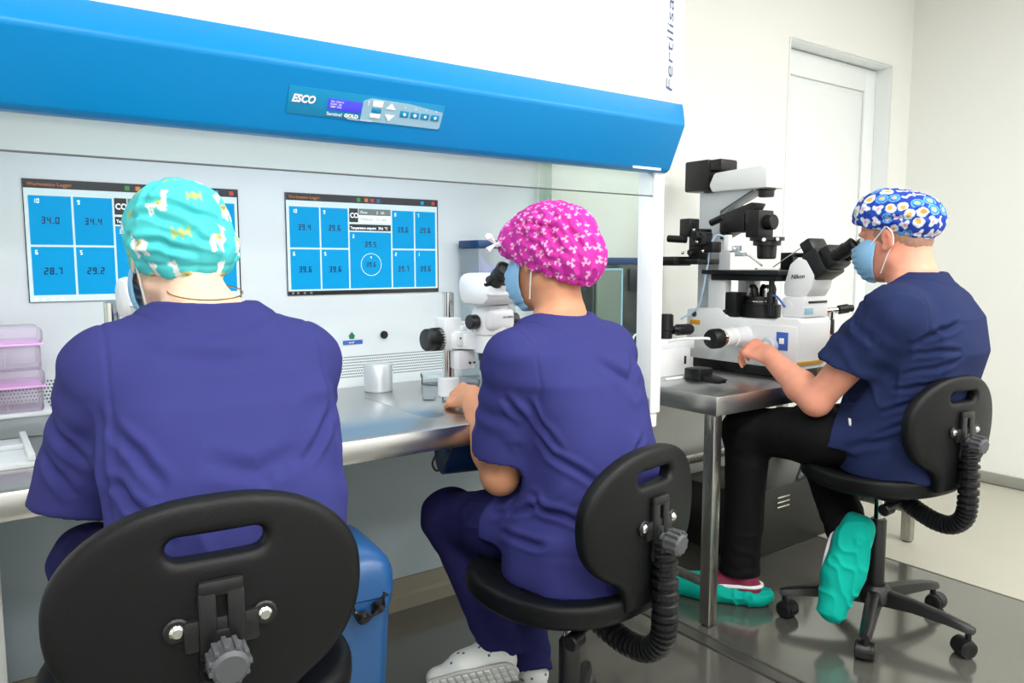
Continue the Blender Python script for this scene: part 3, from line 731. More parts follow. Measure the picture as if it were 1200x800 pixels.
m2 = thing('micromanipulator', 'small dark needle holder with thin glass needle at right of microscope stage', 'manipulator', (2.60, 1.78, 1.13))
def mc(): return MB((2.60, 1.78, 1.13))
mc().box((2.585, 1.745, 1.132), (2.62, 1.80, 1.20), .003).cyl((2.60, 1.74, 1.19), (2.60, 1.70, 1.19), .009, n=14).box((2.565, 1.735, 1.18), (2.60, 1.76, 1.2), .002).build('holder', 'black_plastic', m2)
mc().tube([(2.60, 1.71, 1.225), (2.56, 1.74, 1.19), (2.50, 1.77, 1.145)], .0022, 8).build('needle', 'chrome', m2)

# controller box and valve left of the microscope
vo = (2.13, 1.94, TZ)
vb = thing('pump_controller', 'white pump controller box with black valve beside the post', 'controller', vo)
def vbm(): return MB(vo)
vbm().box((2.02, 1.90, TZ), (2.20, 1.985, TZ+.10), .004).box((2.02, 1.91, TZ+.10), (2.17, 1.98, TZ+.135), .004).box((2.17, 1.925, TZ+.09), (2.25, 1.97, TZ+.125), .004).build('housing', 'scope_white', vb)
vbm().lathe((2.11, 1.94, TZ+.135), (0, 0, 1), [(0, .022), (.03, .022), (.032, .026), (.085, .025), (.09, .02)], 20).build('valve', 'black_plastic', vb)
vbm().lathe((2.13, 1.93, TZ+.165), (1, -.1, 0), [(0, .015), (.02, .017), (.024, .021), (.085, .021), (.095, .016), (.097, 0)], 20).build('valve_handle', 'black_rubber', vb)
vbm().box((2.165, 1.8985, TZ+.04), (2.176, 1.901, TZ+.07), .001).build('switch', 'black_plastic', vb)
vbm().tube([(2.19, 1.91, TZ+.02), (2.22, 1.90, TZ+.018), (2.235, 1.88, TZ+.008), (2.20, 1.85, TZ+.005), (2.09, 1.84, TZ+.005), (2.0, 1.84, TZ+.005)], .005, 8, 8).build('mains_lead', 'cable_white', vb)
vbm().cyl((2.19, 1.905, TZ+.018), (2.205, 1.902, TZ+.018), .008, n=12).build('plug', 'chrome', vb)
tag(MB((2.20, 1.86, TZ)).box((2.17, 1.83, TZ), (2.30, 1.885, TZ+.045), .006).box((2.26, 1.78, TZ+.0), (2.40, 1.83, TZ+.02), .005).build('foot_pedal', 'black_plastic', None, (2.20-.10, 1.86-.03, TZ)), 'flat black power supply lying in front of the pump controller', 'power supply') if False else None
pw = thing('power_supply', 'flat black power supply lying on steel table in front of the microscope', 'power supply', (2.12, 1.78, TZ))
MB((2.12, 1.78, TZ)).box((2.085, 1.76, TZ), (2.16, 1.83, TZ+.042), .006).build('body', 'black_plastic', pw)
MB((2.12, 1.78, TZ)).prism([(1.83, TZ), (1.70, TZ), (1.69, TZ+.01), (1.83, TZ+.03)], 2.10, 2.155, 'x', .003).build('tail', 'black_rubber', pw)

# joystick at the man's far hand
jo = (2.62, 1.60, TZ)
jk = thing('joystick', 'black joystick with chrome neck gripped by the man\'s far hand', 'joystick', jo)
MB(jo).box((2.57, 1.56, TZ), (2.69, 1.68, TZ+.05), .008).build('base', 'scope_grey', jk)
MB(jo).lathe((2.62, 1.60, TZ+.05), (0, 0, 1), [(0, .02), (.015, .018), (.03, .012), (.09, .012)], 20).build('shaft', 'chrome', jk)
MB(jo).lathe((2.62, 1.60, TZ+.10), (0, 0, 1), [(0, .017), (.02, .019), (.022, .015), (.10, .013), (.105, .010)], 20).build('grip', 'black_rubber', jk)
MB(jo).cyl((2.62, 1.60, TZ+.205), (2.62, 1.60, TZ+.235), .014, n=18, bev=.002).cyl((2.585, 1.62, TZ+.232), (2.645, 1.585, TZ+.238), .012, n=16, bev=.002).build('neck', 'chrome', jk)
MB(jo).cyl((2.64, 1.585, TZ+.238), (2.675, 1.565, TZ+.244), .017, n=18, bev=.003).cyl((2.675, 1.565, TZ+.244), (2.69, 1.556, TZ+.244), .013, n=18, bev=.002).build('top_knob', 'black_rubber', jk)

# incubator seen through the side glass
ko = (1.95, 2.12, TZ)
inc = thing('benchtop_incubator', 'dark fronted benchtop incubator seen through the glass side of the workstation', 'incubator', ko)
MB(ko).box((1.80, 2.0, TZ), (2.12, 2.235, 1.18), .006).build('housing', 'dark_glass', inc)
MB(ko).box((1.80, 1.992, 1.158), (2.12, 2.002, 1.18), .002).build('top_band', 'navy_plastic', inc)
dr = MB(ko).box((1.81, 1.988, .80), (1.925, 1.999, 1.14), .003).build('window', 'grey_green', inc)
MB(ko).box((1.925, 1.986, .80), (1.932, 1.999, 1.14), .001).box((1.81, 1.986, 1.135), (1.932, 1.999, 1.142), .001).build('window_frame', 'panel_grey', dr)
MB(ko).box((1.97, 1.99, 1.06), (2.10, 1.999, 1.14), .002).build('vent', 'black_plastic', inc)
tag(MB((2.02, 1.93, .75)).tube([(1.99, 1.96, .752), (1.98, 1.96, .80), (1.965, 1.965, .885), (1.985, 1.965, .905), (2.0, 1.96, .88), (2.005, 1.95, .82), (2.01, 1.93, .756)], .0035, 8, 8).build('cable', 'cable_white', None, (2.02, 1.93, .75)), 'loop of thin white cable behind the glass beside the pink-capped woman', 'cable')

# device under the table with cables
uo = (2.85, 1.98, 0)
pc = thing('floor_computer', 'black computer case with tangled leads on the floor under the steel table', 'computer', uo)
MB(uo).box((2.42, 1.80, 0), (3.10, 2.14, .27), .008).build('case', 'black_plastic', pc)
for i in range(3): MB(uo).box((2.62, 1.795, .22-.02*i), (2.70, 1.801, .226-.02*i), .001).build('vent_slot', 'chrome', pc)
MB(uo).tube([(2.80, 1.83, .27), (2.84, 1.82, .35), (2.90, 1.83, .33), (2.88, 1.84, .28), (2.82, 1.82, .31), (2.86, 1.81, .37), (2.95, 1.83, .28)], .006, 8, 8).build('lead', 'grey_plastic', pc)
tag(MB((2.85, 1.66, .34)).box((2.35, 1.64, .335), (3.155, 1.67, .36), .003).build('under_rail', 'steel', None, (2.85, 1.66, .34)), 'thin steel bar running beneath the table top', 'rail') if False else None

# ------------------------------------------------------------------ things on the worktop
cw = (1.018, 2.085, WZ)
a_ = thing('metal_weight', 'plain matte silver cylinder standing on worktop in front of the screen', 'cylinder', cw)
MB().lathe((0, 0, 0), (0, 0, 1), [(0, .041), (.002, .043), (.078, .043), (.081, .041)], 36, cap=True).build('cylinder', 'alu', a_)
MB().lathe((0, 0, .081), (0, 0, 1), [(0, .036), (.0012, .035), (.0012, 0)], 32).build('top_disc', 'alu', a_)
def dish(loc, r, h, label, grp, lid=True):
    t = thing('culture_dish', label, 'dish', loc, 0, grp)
    MB().lathe((0, 0, 0), (0, 0, 1), [(0, 0), (0, r*.96), (.001, r), (h, r), (h, r-.0015), (.0015, r-.0025), (.0015, 0)], 28, cap=False).build('bowl', 'clear_plastic', t)
    if lid: MB().lathe((0, 0, h*.6), (0, 0, 1), [(0, r+.0035), (h*.55, r+.0035), (h*.55+.0015, r+.002), (h*.55+.0015, 0)], 28, cap=False).build('lid', 'clear_plastic', t)
    return t
G = 'clear culture dishes on the worktop'
dish((1.225, 2.10, WZ), .045, .028, 'tall clear dish standing behind the rod of the stereo microscope', G)
dish((1.30, 2.03, WZ), .04, .014, 'shallow clear dish just behind the objective of the rod microscope', G)
dish((1.40, 2.0, WZ), .045, .016, 'shallow clear dish farthest right on the worktop, by the pink-capped woman\'s shoulder', G)
dish((1.06, 1.855, WZ+.0012), .018, .008, 'tiny clear dish lying in front of the microscope base', G, False)
dish((1.105, 1.80, WZ+.0012), .03, .010, 'small clear dish at the fingertips of the pink-capped woman', G, False)
pb = thing('pipette_box', 'clear plastic box with navy lid behind the stereo microscope', 'box', (1.45, 2.13, WZ))
MB().box((-.075, -.055, 0), (.075, .055, .43), .005).build('case', 'milky_plastic', pb)
MB().box((-.08, -.06, .43), (.08, .06, .455), .004).build('lid', 'navy_plastic', pb)
MB().box((-.04, -.035, .33), (.04, .03, .375), .004).cyl((-.03, -.01, .375), (-.03, -.01, .41), .007, n=12).build('inner_block', 'purple_lid', pb)
# storage boxes at the left
def sbox(loc, label):
    t = thing('storage_box', label, 'box', loc, 0, 'clear boxes with pink clips stacked at the left')
    MB().box((-.13, -.07, 0), (.13, .07, .055), .006).build('body', 'clear_pink', t)
    l = MB().box((-.135, -.075, .0575), (.135, .075, .092), .008).build('lid', 'clear_pink', t)
    MB().box((-.136, -.0765, .054), (.136, .0765, .0585), .001).build('rim', 'pink_plastic', t)
    MB().box((-.012, -.081, .045), (.022, -.0765, .068), .002).build('clip', 'clear_pink', l)
    for x in (-.05, .06): MB().box((x, -.0715, .005), (x+.002, -.07, .05)).build('rib', 'clear_pink', t)
    return t
tr = thing('sample_tray', 'milky plastic tray under the pink clip boxes', 'tray', (.02, 2.06, WZ))
MB().box((-.14, -.085, 0), (.14, .085, .05), .006).build('body', 'milky_plastic', tr)
MB().box((-.144, -.089, .046), (.144, .089, .054), .002).build('rim', 'frosted', tr)
sbox((.02, 2.06, WZ+.054), 'clear pink-rimmed storage box resting on the milky tray, lower of the two')
sbox((.02, 2.06, WZ+.148), 'clear pink-rimmed storage box on top of its twin, upper of the two')
t2 = thing('dish_rack', 'low white plastic rack at the front left of the worktop', 'rack', (.0, 1.80, WZ))
MB().box((-.09, -.12, 0), (.11, .12, .012), .003).build('plate', 'frosted', t2)
for x in (-.085, .095): MB().box((x, -.12, .012), (x+.012, .12, .026), .002).build('side_bar', 'frosted', t2)
MB().box((-.085, .0, .012), (.107, .012, .022), .002).build('cross_bar', 'frosted', t2)
# under the worktop
cn = thing('canister', 'dark blue cylindrical canister hung under the worktop beside the pink-capped woman\'s arm', 'canister', (1.095, 1.72, .60))
MB().lathe((-.07, .02, .055), (1, -.25, 0), [(0, .05), (.004, .055), (.17, .055), (.174, .05)], 32).build('drum', 'navy_plastic', cn)
for x in (-.04, .07): MB().box((x, -.012, .10), (x+.012, .03, .124), .002).build('bracket', 'navy_plastic', cn)
tag(MB((.93, 1.60, .66)).tube([(.945, 1.60, .722), (.935, 1.60, .70), (.922, 1.60, .675), (.935, 1.60, .655), (.955, 1.60, .67), (.975, 1.60, .70), (.98, 1.60, .722)], .0028, 8, 8).build('cable', 'cable_black', None, (.93, 1.60, .66)), 'thin black cable loop dangling below the worktop edge', 'cable')
cb = thing('cable_bundle', 'bundle of black cables hanging between the workstation and the steel table', 'cable', (1.82, 1.95, .2))
CO = (1.82, 1.95, .2)
for k, off in enumerate(((0, 0, 0), (.03, .02, .02), (-.03, .04, -.02), (.07, .03, .0))):
    o_ = Vector(off)
    MB(CO).tube([Vector(p)+o_*(1 if i else .4) for i, p in enumerate(((1.76, 2.0, .74), (1.80, 1.98, .55), (1.84, 1.97, .42), (1.90+.05*k, 1.99, .43), (1.97+.03*k, 2.02, .60), (1.99, 2.05, .68)))], .006, 8, 8).build('strand', 'cable_black', cb)
MB(CO).tube([(1.80, 1.96, .42), (1.85, 1.955, .40), (1.89, 1.96, .43)], .014, 10, 6).build('tie', 'cable_black', cb)

# ------------------------------------------------------------------ waste bin
wo = (.583, 1.50, 0)
wb = thing('waste_bin', 'tall blue plastic waste bin with black bag beside the front chair', 'bin', wo, R(-6))
prof = lambda s, r=.03: [(s*.125*cx+0, s*.12*cy) for cx, cy in ()]
def rrect(a, b, r, n=5):
    out = []
    for cx, cy, q in ((a-r, b-r, 0), (-a+r, b-r, 1), (-a+r, -b+r, 2), (a-r, -b+r, 3)):
        for i in range(n+1):
            t = PI/2*(q+i/n); out.append((cx+r*math.cos(t), cy+r*math.sin(t)))
    return out
def loft(rings):
    vs = []; fs = []; n = len(rings[0][1])
    for z, ring in rings: vs += [(p[0], p[1], z) for p in ring]
    for j in range(len(rings)-1):
        for i in range(n): k = (i+1) % n; fs.append((j*n+i, j*n+k, (j+1)*n+k, (j+1)*n+i))
    fs.append(tuple(range(n))[::-1]); fs.append(tuple(range((len(rings)-1)*n, len(rings)*n)))
    return vs, fs
vs, fs = loft([(0, rrect(.098, .10, .03)), (.01, rrect(.10, .102, .03)), (.46, rrect(.122, .125, .034)), (.475, rrect(.126, .129, .035)), (.49, rrect(.126, .129, .035))])
MB().add(vs, fs).build('body', 'bin_blue', wb)
for sx_ in (-.06, .0, .06):
    MB().box((sx_-.012, -.132, .10), (sx_+.012, -.10, .44), .01, Matrix.Rotation(R(-3.2), 4, 'X') @ Matrix.Translation((0, .012, 0))).build('rib', 'bin_blue', wb)
vs, fs = loft([(.493, rrect(.129, .132, .036)), (.53, rrect(.129, .132, .038)), (.545, rrect(.127, .13, .04)), (.558, rrect(.122, .125, .042)), (.57, rrect(.113, .115, .044)), (.58, rrect(.10, .10, .044)), (.587, rrect(.083, .08, .04)), (.592, rrect(.06, .05, .03))])
MB().add(vs, fs).build('lid', 'bin_blue', wb, ang=70)
bag = MB(); rnd = random.Random(3)
ring0 = rrect(.131, .134, .036, 8); rings = []
for j in range(6):
    zz = .497-.009*j; rings.append((zz, [(p[0]*(1+.012*rnd.random()+.012*(j in (2, 3))), p[1]*(1+.012*rnd.random()+.012*(j in (2, 3)))) for p in ring0]))
MB().tube([(.02, -.126, .497), (.035, -.137, .475), (.06, -.142, .462), (.085, -.138, .478), (.10, -.126, .497)], lambda t: .010+.005*math.sin(t*19), 7, 6).build('bag_tuft', 'bag_black', wb)
# ------------------------------------------------------------------ swivel chairs
def sdf_back():
    g = Grid((-.23, -.10, -.21), (.23, .09, .19), .004); sl, (x, y, z) = g.full()
    ax = np.abs(x)
    yy = y - .9*x*x - .25*z*z          # edges wrap forward
    # outline: superellipse, wider low, with a lower tab
    a = .195 - .35*np.clip(z-.02, 0, 1)**1.5
    e = ((ax/a)**2.3 + (np.abs(z-.0)/.142)**2.3)**(1/2.3); o = (e-1)*.142
    tab = np.maximum(ax-.075, np.maximum(-.195-z, z+.05)); hh = np.clip(.5+.5*(o-tab)/.05, 0, 1); o = o*(1-hh)+tab*hh-.05*hh*(1-hh)
    sx = np.maximum(ax-.045, 0); slot = np.sqrt(sx*sx+(z-.082)**2)-.0145 + 0*y
    o = np.maximum(o, -slot)
    q = np.abs(yy)-.006; w = o+.013
    d = np.minimum(np.maximum(w, q), 0)+np.sqrt(np.maximum(w, 0)**2+np.maximum(q, 0)**2)-.013
    g.V[:] = d; P, Q = g.nets(); return np_mesh('backrest', relax(P, Q, 2), Q)
def sdf_seat():
    g = Grid((-.25, -.25, -.08), (.25, .27, .05), .005); sl, (x, y, z) = g.full()
    zz = z - .018*np.abs(x/.2)**2.2 + .35*np.clip(y-.12, 0, 1)**1.6 - .25*np.clip(-y-.12, 0, 1)**1.5 + .012*np.cos(y*12)
    e = ((np.abs(x)/.222)**2.6 + (np.abs(y-.005)/.215)**2.6)**(1/2.6); o = (e-1)*.21
    gx = np.abs(((x/.045) % 1)-.5); gy = np.abs(((y/.045) % 1)-.5)
    gro = np.clip((np.maximum(gx, gy)-.44)/.05, 0, 1)*.003*(o < -.05)
    q = np.abs(zz+.02)-.010+np.where(zz > -.02, gro, 0); w = o+.018
    d = np.minimum(np.maximum(w, q), 0)+np.sqrt(np.maximum(w, 0)**2+np.maximum(q, 0)**2)-.018
    g.V[:] = d; P, Q = g.nets(); return np_mesh('seat', relax(P, Q, 1), Q)
BACK, SEAT = sdf_back(), sdf_seat()
def chair(loc, yaw, zs, label, base_rot, bl=.215):
    t = thing('swivel_chair', label, 'chair', (*loc, 0), yaw, 'black laboratory swivel chairs')
    link('seat', SEAT, 'black_pu', t, (0, 0, zs))
    bc = Vector((0, -bl, zs+.19))
    link('backrest', BACK, 'black_pu', t, bc)
    y0 = bc.y-.018; bc = bc+Vector((0, 0, .03))
    br = MB().box((-.028, y0-.012, bc.z-.10), (-.006, y0, bc.z+.0), .004).box((.006, y0-.012, bc.z-.10), (.028, y0, bc.z+.0), .004).box((-.028, y0-.012, bc.z-.008), (.028, y0, bc.z+.014), .008).box((-.028, y0-.011, bc.z-.12), (.028, y0-.001, bc.z-.05), .003)\
        .box((-.045, y0-.008, bc.z-.075), (.045, y0+.006, bc.z-.035), .004).build('bracket', 'dark_metal', t)
    for sg in (-1, 1):
        MB().lathe((sg*.052, y0+.006, bc.z-.045), (0, -1, 0), [(0, .016), (.008, .016), (.010, .0135)], 18).build('bolt_seat', 'black_plastic', br)
        MB().lathe((sg*.052, y0-.003, bc.z-.045), (0, -1, 0), [(0, .009), (.003, .009), (.006, .006), (.0065, 0)], 14).build('bolt', 'chrome', br)
    kb = MB().lathe((0, y0-.012, bc.z-.075), (0, -1, -.1), [(0, .012), (.012, .012), (.013, .021), (.017, .024), (.045, .0225), (.049, .018), (.049, 0)], 22).build('adjustment_knob', 'grey_plastic', t)
    kr = MB()
    for q in range(11):
        a = q*2*PI/11; kr.box((.0226*math.cos(a)-.003, y0-.058, bc.z-.076+.0226*math.sin(a)-.003), (.0226*math.cos(a)+.003, y0-.028, bc.z-.076+.0226*math.sin(a)+.003), .001)
    kr.build('knob_grip', 'grey_plastic', kb)
    path = [(0, y0-.012, bc.z-.075), (0, y0-.02, bc.z-.14), (0, y0-.022, zs-.02), (0, y0-.015, zs-.075), (0, y0+.02, zs-.108), (0, y0+.07, zs-.112), (0, y0+.13, zs-.095), (0, y0+.17, zs-.075)]
    NB = 30
    def rr(tt):
        ph = (tt*NB) % 1; return .0215+.0065*(abs(ph-.5)*2 < .55)
    MB().tube(path, rr, 16, 26).build('bellows', 'black_rubber', t, ang=20)
    MB().box((-.05, -.09, zs-.085), (.05, .09, zs-.048), .008).box((-.10, -.10, zs-.055), (.10, .10, zs-.038), .004).build('mechanism', 'dark_metal', t)
    MB().cyl((-.05, -.10, zs-.075), (-.11, -.11, zs-.078), .006, n=10).cyl((-.10, -.11, zs-.078), (-.14, -.115, zs-.08), .018, n=18, bev=.003).build('tilt_knob', 'black_plastic', t)
    MB().cyl((0, 0, .30), (0, 0, zs-.06), .014, n=20).build('gas_lift', 'chrome', t)
    MB().lathe((0, 0, .09), (0, 0, 1), [(0, .03), (.05, .03), (.05, .026), (zs-.255, .025), (zs-.25, .022)], 24).build('column_cover', 'black_plastic', t)
    MB().lathe((0, 0, .075), (0, 0, 1), [(0, .045), (.01, .055), (.045, .05), (.06, .036)], 24).build('hub', 'black_plastic', t)
    for q in range(5):
        a = base_rot+q*2*PI/5; d = Vector((math.cos(a), math.sin(a), 0)); n = Vector((-d.y, d.x, 0))
        vs = []; fs = []
        S = [(.03, .026, .075, .125), (.12, .023, .083, .118), (.22, .020, .079, .105), (.275, .017, .072, .094), (.292, .012, .072, .088)]
        for r, wv, z0, z1 in S:
            c = d*r
            vs += [c-n*wv+Vector((0, 0, z0)), c+n*wv+Vector((0, 0, z0)), c+n*wv*.72+Vector((0, 0, z1-.004)), c+n*wv*.4+Vector((0, 0, z1)), c-n*wv*.4+Vector((0, 0, z1)), c-n*wv*.72+Vector((0, 0, z1-.004))]
        for j in range(len(S)-1):
            for i in range(6): k = (i+1) % 6; fs.append((j*6+i, j*6+k, (j+1)*6+k, (j+1)*6+i))
        fs.append(tuple(range(6))[::-1]); fs.append(tuple(range(len(S)*6-6, len(S)*6)))
        MB().add(vs, fs).build('base_leg', 'black_plastic', t)
        c = d*.275; sw = a*1.7+.6; wdn = Vector((math.cos(sw), math.sin(sw), 0)); ax = Vector((-wdn.y, wdn.x, 0)); cc = c+wdn*.012+Vector((0, 0, .027))
        ca = MB().cyl(c+Vector((0, 0, .05)), c+Vector((0, 0, .078)), .009, n=12).lathe(cc-ax*.0135, ax, [(0, .020), (.0, .029), (.027, .029), (.027, .02)], 18).build('caster', 'black_plastic', t)
        for sg in (-1, 1):
            MB().lathe(cc+ax*sg*.013, ax*sg, [(0, .0265), (.002, .027), (.012, .0265), (.015, .021), (.015, .012), (.012, .0)], 20).build('wheel', 'black_rubber', ca)
    return t
chair((.270, 1.187), R(-6), .545, 'black swivel chair nearest the camera, its oval backrest behind the turquoise-capped woman', R(40))
chair((1.11, 1.30), R(10), .455, 'black swivel chair under the pink-capped woman, ribbed bellows beside the table leg', R(30))
chair((2.35, 1.24), R(-8), .51, 'black swivel chair under the man in black trousers, its star base in full view', R(140), .24)
# ------------------------------------------------------------------ people
def unit(v): v = np.array(v, float); return v/np.linalg.norm(v)
def rotm(yaw, pitch, roll=0):
    """columns: right, forward, up."""
    M = Matrix.Rotation(yaw, 3, 'Z') @ Matrix.Rotation(pitch, 3, 'X') @ Matrix.Rotation(roll, 3, 'Y')
    return np.array(M)
def hand(g, W, d, n, left, curl=(20, 30, 20), s=1.0, thumb=(0.85, .35, -.35), fan=.05):
    W = np.array(W, float); d = unit(d); n = np.array(n, float); n = unit(n-d*(n@d)); t = np.cross(d, n)*(1 if left else -1)
    g.rc(W-d*.01, W+d*.03*s, .026*s, .030*s, .012, (n, .72))
    L = [(.040, .026, .022), (.045, .029, .023), (.042, .027, .022), (.033, .021, .020)]
    tips = []
    for i in range(4):
        off = (.031-.0212*i)*s; lenm = (.088, .090, .084, .076)[i]*s
        K = W+d*lenm+t*off; B = W+d*.015*s+t*off*.55
        g.rc(B, K, .0145*s, .0125*s, .010, (n, .85))
        g.rc(K-d*.002+n*.0035, K+d*.002+n*.0035, .0095*s, .0095*s, .008)
        p = K; th = 0; sp = (1.5-i)*fan
        for j in range(3):
            th += R(curl[j]+(2*i if j == 0 else 0)); dd = unit(d*math.cos(th)-n*math.sin(th)+t*sp)
            q = p+dd*L[i][j]*s
            r0 = (.0090, .0082, .0077)[j]*s*(1 if i < 3 else .88); r1 = (.0084, .0077, .0064)[j]*s*(1 if i < 3 else .88)
            g.rc(p, q, r0, r1, .0025); p = q
        tips.append((p, dd))
    b = W+d*.022*s+t*.022*s; td = unit(d*thumb[0]+t*thumb[1]+n*thumb[2])
    p = b+td*.042*s; g.rc(b, p, .0175*s, .0125*s, .014)
    for j, ln in enumerate((.033, .027)):
        td = unit(td+d*.35-n*.15-t*.12); q = p+td*ln*s; g.rc(p, q, (.0115, .0105)[j]*s, (.0105, .0082)[j]*s, .004); p = q
def lerp(a, b, t): return np.array(a)*(1-t)+np.array(b)*t
def pattern(P, c, M, cell, fn, seed=1, base=(1, 1, 1)):
    """flat textile print: motifs on a jittered grid over the cap's own surface coordinates."""
    q = (P-c) @ M; az = np.arctan2(q[:, 0], -q[:, 1]); rad = np.linalg.norm(q, axis=1); pol = np.arccos(np.clip(q[:, 2]/rad, -1, 1))
    t = pol*.11; row = np.floor(t/cell); nseg = np.maximum(1, np.round(2*PI*.105*np.sin(np.clip((row+.5)*cell/.11, .15, 3.0))/cell))
    u = (az/(2*PI)+.5+.37*row)*nseg; col = np.floor(u)
    h = lambda k: np.modf(np.abs(np.sin(row*127.1+(col % nseg)*311.7+k*74.7+seed)*43758.5453))[0]
    px = (u-col-.5)+(h(1)-.5)*.25; py = .5-(t/cell-row)+(h(2)-.5)*.25
    C = np.tile(np.array(lin(base)), (len(P), 1)); return fn(C, px, py, h)
def print_sprigs(C, px, py, h):
    a = h(3)*2*PI; x = px*np.cos(a)-py*np.sin(a); y = px*np.sin(a)+py*np.cos(a)
    m = np.zeros(len(px), bool)
    for k in range(3):
        b = k*2*PI/3; u = x*math.cos(b)+y*math.sin(b); v = -x*math.sin(b)+y*math.cos(b)
        m |= (np.abs(v) < .045) & (u > 0) & (u < .26)
        m |= ((u-.25)**2+(v-.05)**2 < .0065) | ((u-.22)**2+(v+.07)**2 < .0045)
    C[m] = lin((246, 190, 228)); return C
def print_llamas(C, px, py, h):
    fl = np.where(h(3) > .5, 1, -1); x = px*fl; y = py; kind = h(4)
    body = (np.abs((x+.03)/.26)**3+np.abs((y+.02)/.13)**3 < 1)
    legs = ((np.abs(np.abs(x+.03)-.19) < .045) & (y < 0) & (y > -.34)) | ((np.abs(np.abs(x+.03)-.10) < .03) & (y < 0) & (y > -.30))
    neck = (np.abs(x-.19) < .065) & (y > 0) & (y < .36); head = (((x-.23)/.11)**2+((y-.34)/.07)**2 < 1) | ((np.abs(x-.17) < .02) & (y > .3) & (y < .46))
    m = (body | legs | neck | head); C[m & (kind < .78)] = lin((236, 240, 238))
    s = (((x+.02)/.13)**2+((y-.05)/.085)**2 < 1) & (kind < .78); C[s] = lin((206, 196, 110)); s2 = (((x+.02)/.05)**2+((y-.05)/.035)**2 < 1) & (kind < .78); C[s2] = lin((120, 150, 150))
    o = (kind >= .78) & (np.abs(np.sin(x*16))*.12+np.abs(y) < .17) & (np.abs(x) < .22); C[o] = lin((170, 190, 120))
    return C
def print_blobs(C, px, py, h):
    a = h(3)*2*PI; x = px*np.cos(a)-py*np.sin(a); y = px*np.sin(a)+py*np.cos(a); k = h(4)
    r = np.sqrt(x*x+y*y); th = np.arctan2(y, x)
    x = x/1.2; y = y/1.2; r = r/1.2
    w1 = lin((214, 232, 246)); w2 = lin((108, 178, 232)); pk = lin((238, 168, 176)); og = lin((240, 176, 90))
    A = (k < .28); C[A & (r < .40)] = w2; C[A & (r < .31)] = lin((38, 92, 190)); C[A & (r < .23)] = w2; C[A & (r < .12)] = og
    B = (k >= .28) & (k < .55); m = B & (r < .30+.11*np.cos(3*th)); C[m] = w1; C[B & (((x-.05)/.14)**2+((y)/.1)**2 < 1)] = pk
    D = (k >= .55) & (k < .8); m = D & (np.abs(y-.12*np.sin(x*9)) < .12) & (np.abs(x) < .42); C[m] = w1; m = D & (np.abs(y-.12*np.sin(x*9)) < .05) & (np.abs(x) < .3); C[m] = pk
    E = (k >= .8); C[E & (np.abs(x/.34)**2.5+np.abs(y/.38)**2.5 < 1)] = w1; C[E & (((x)/.18)**2+((y+.08)/.2)**2 < 1)] = og
    return C

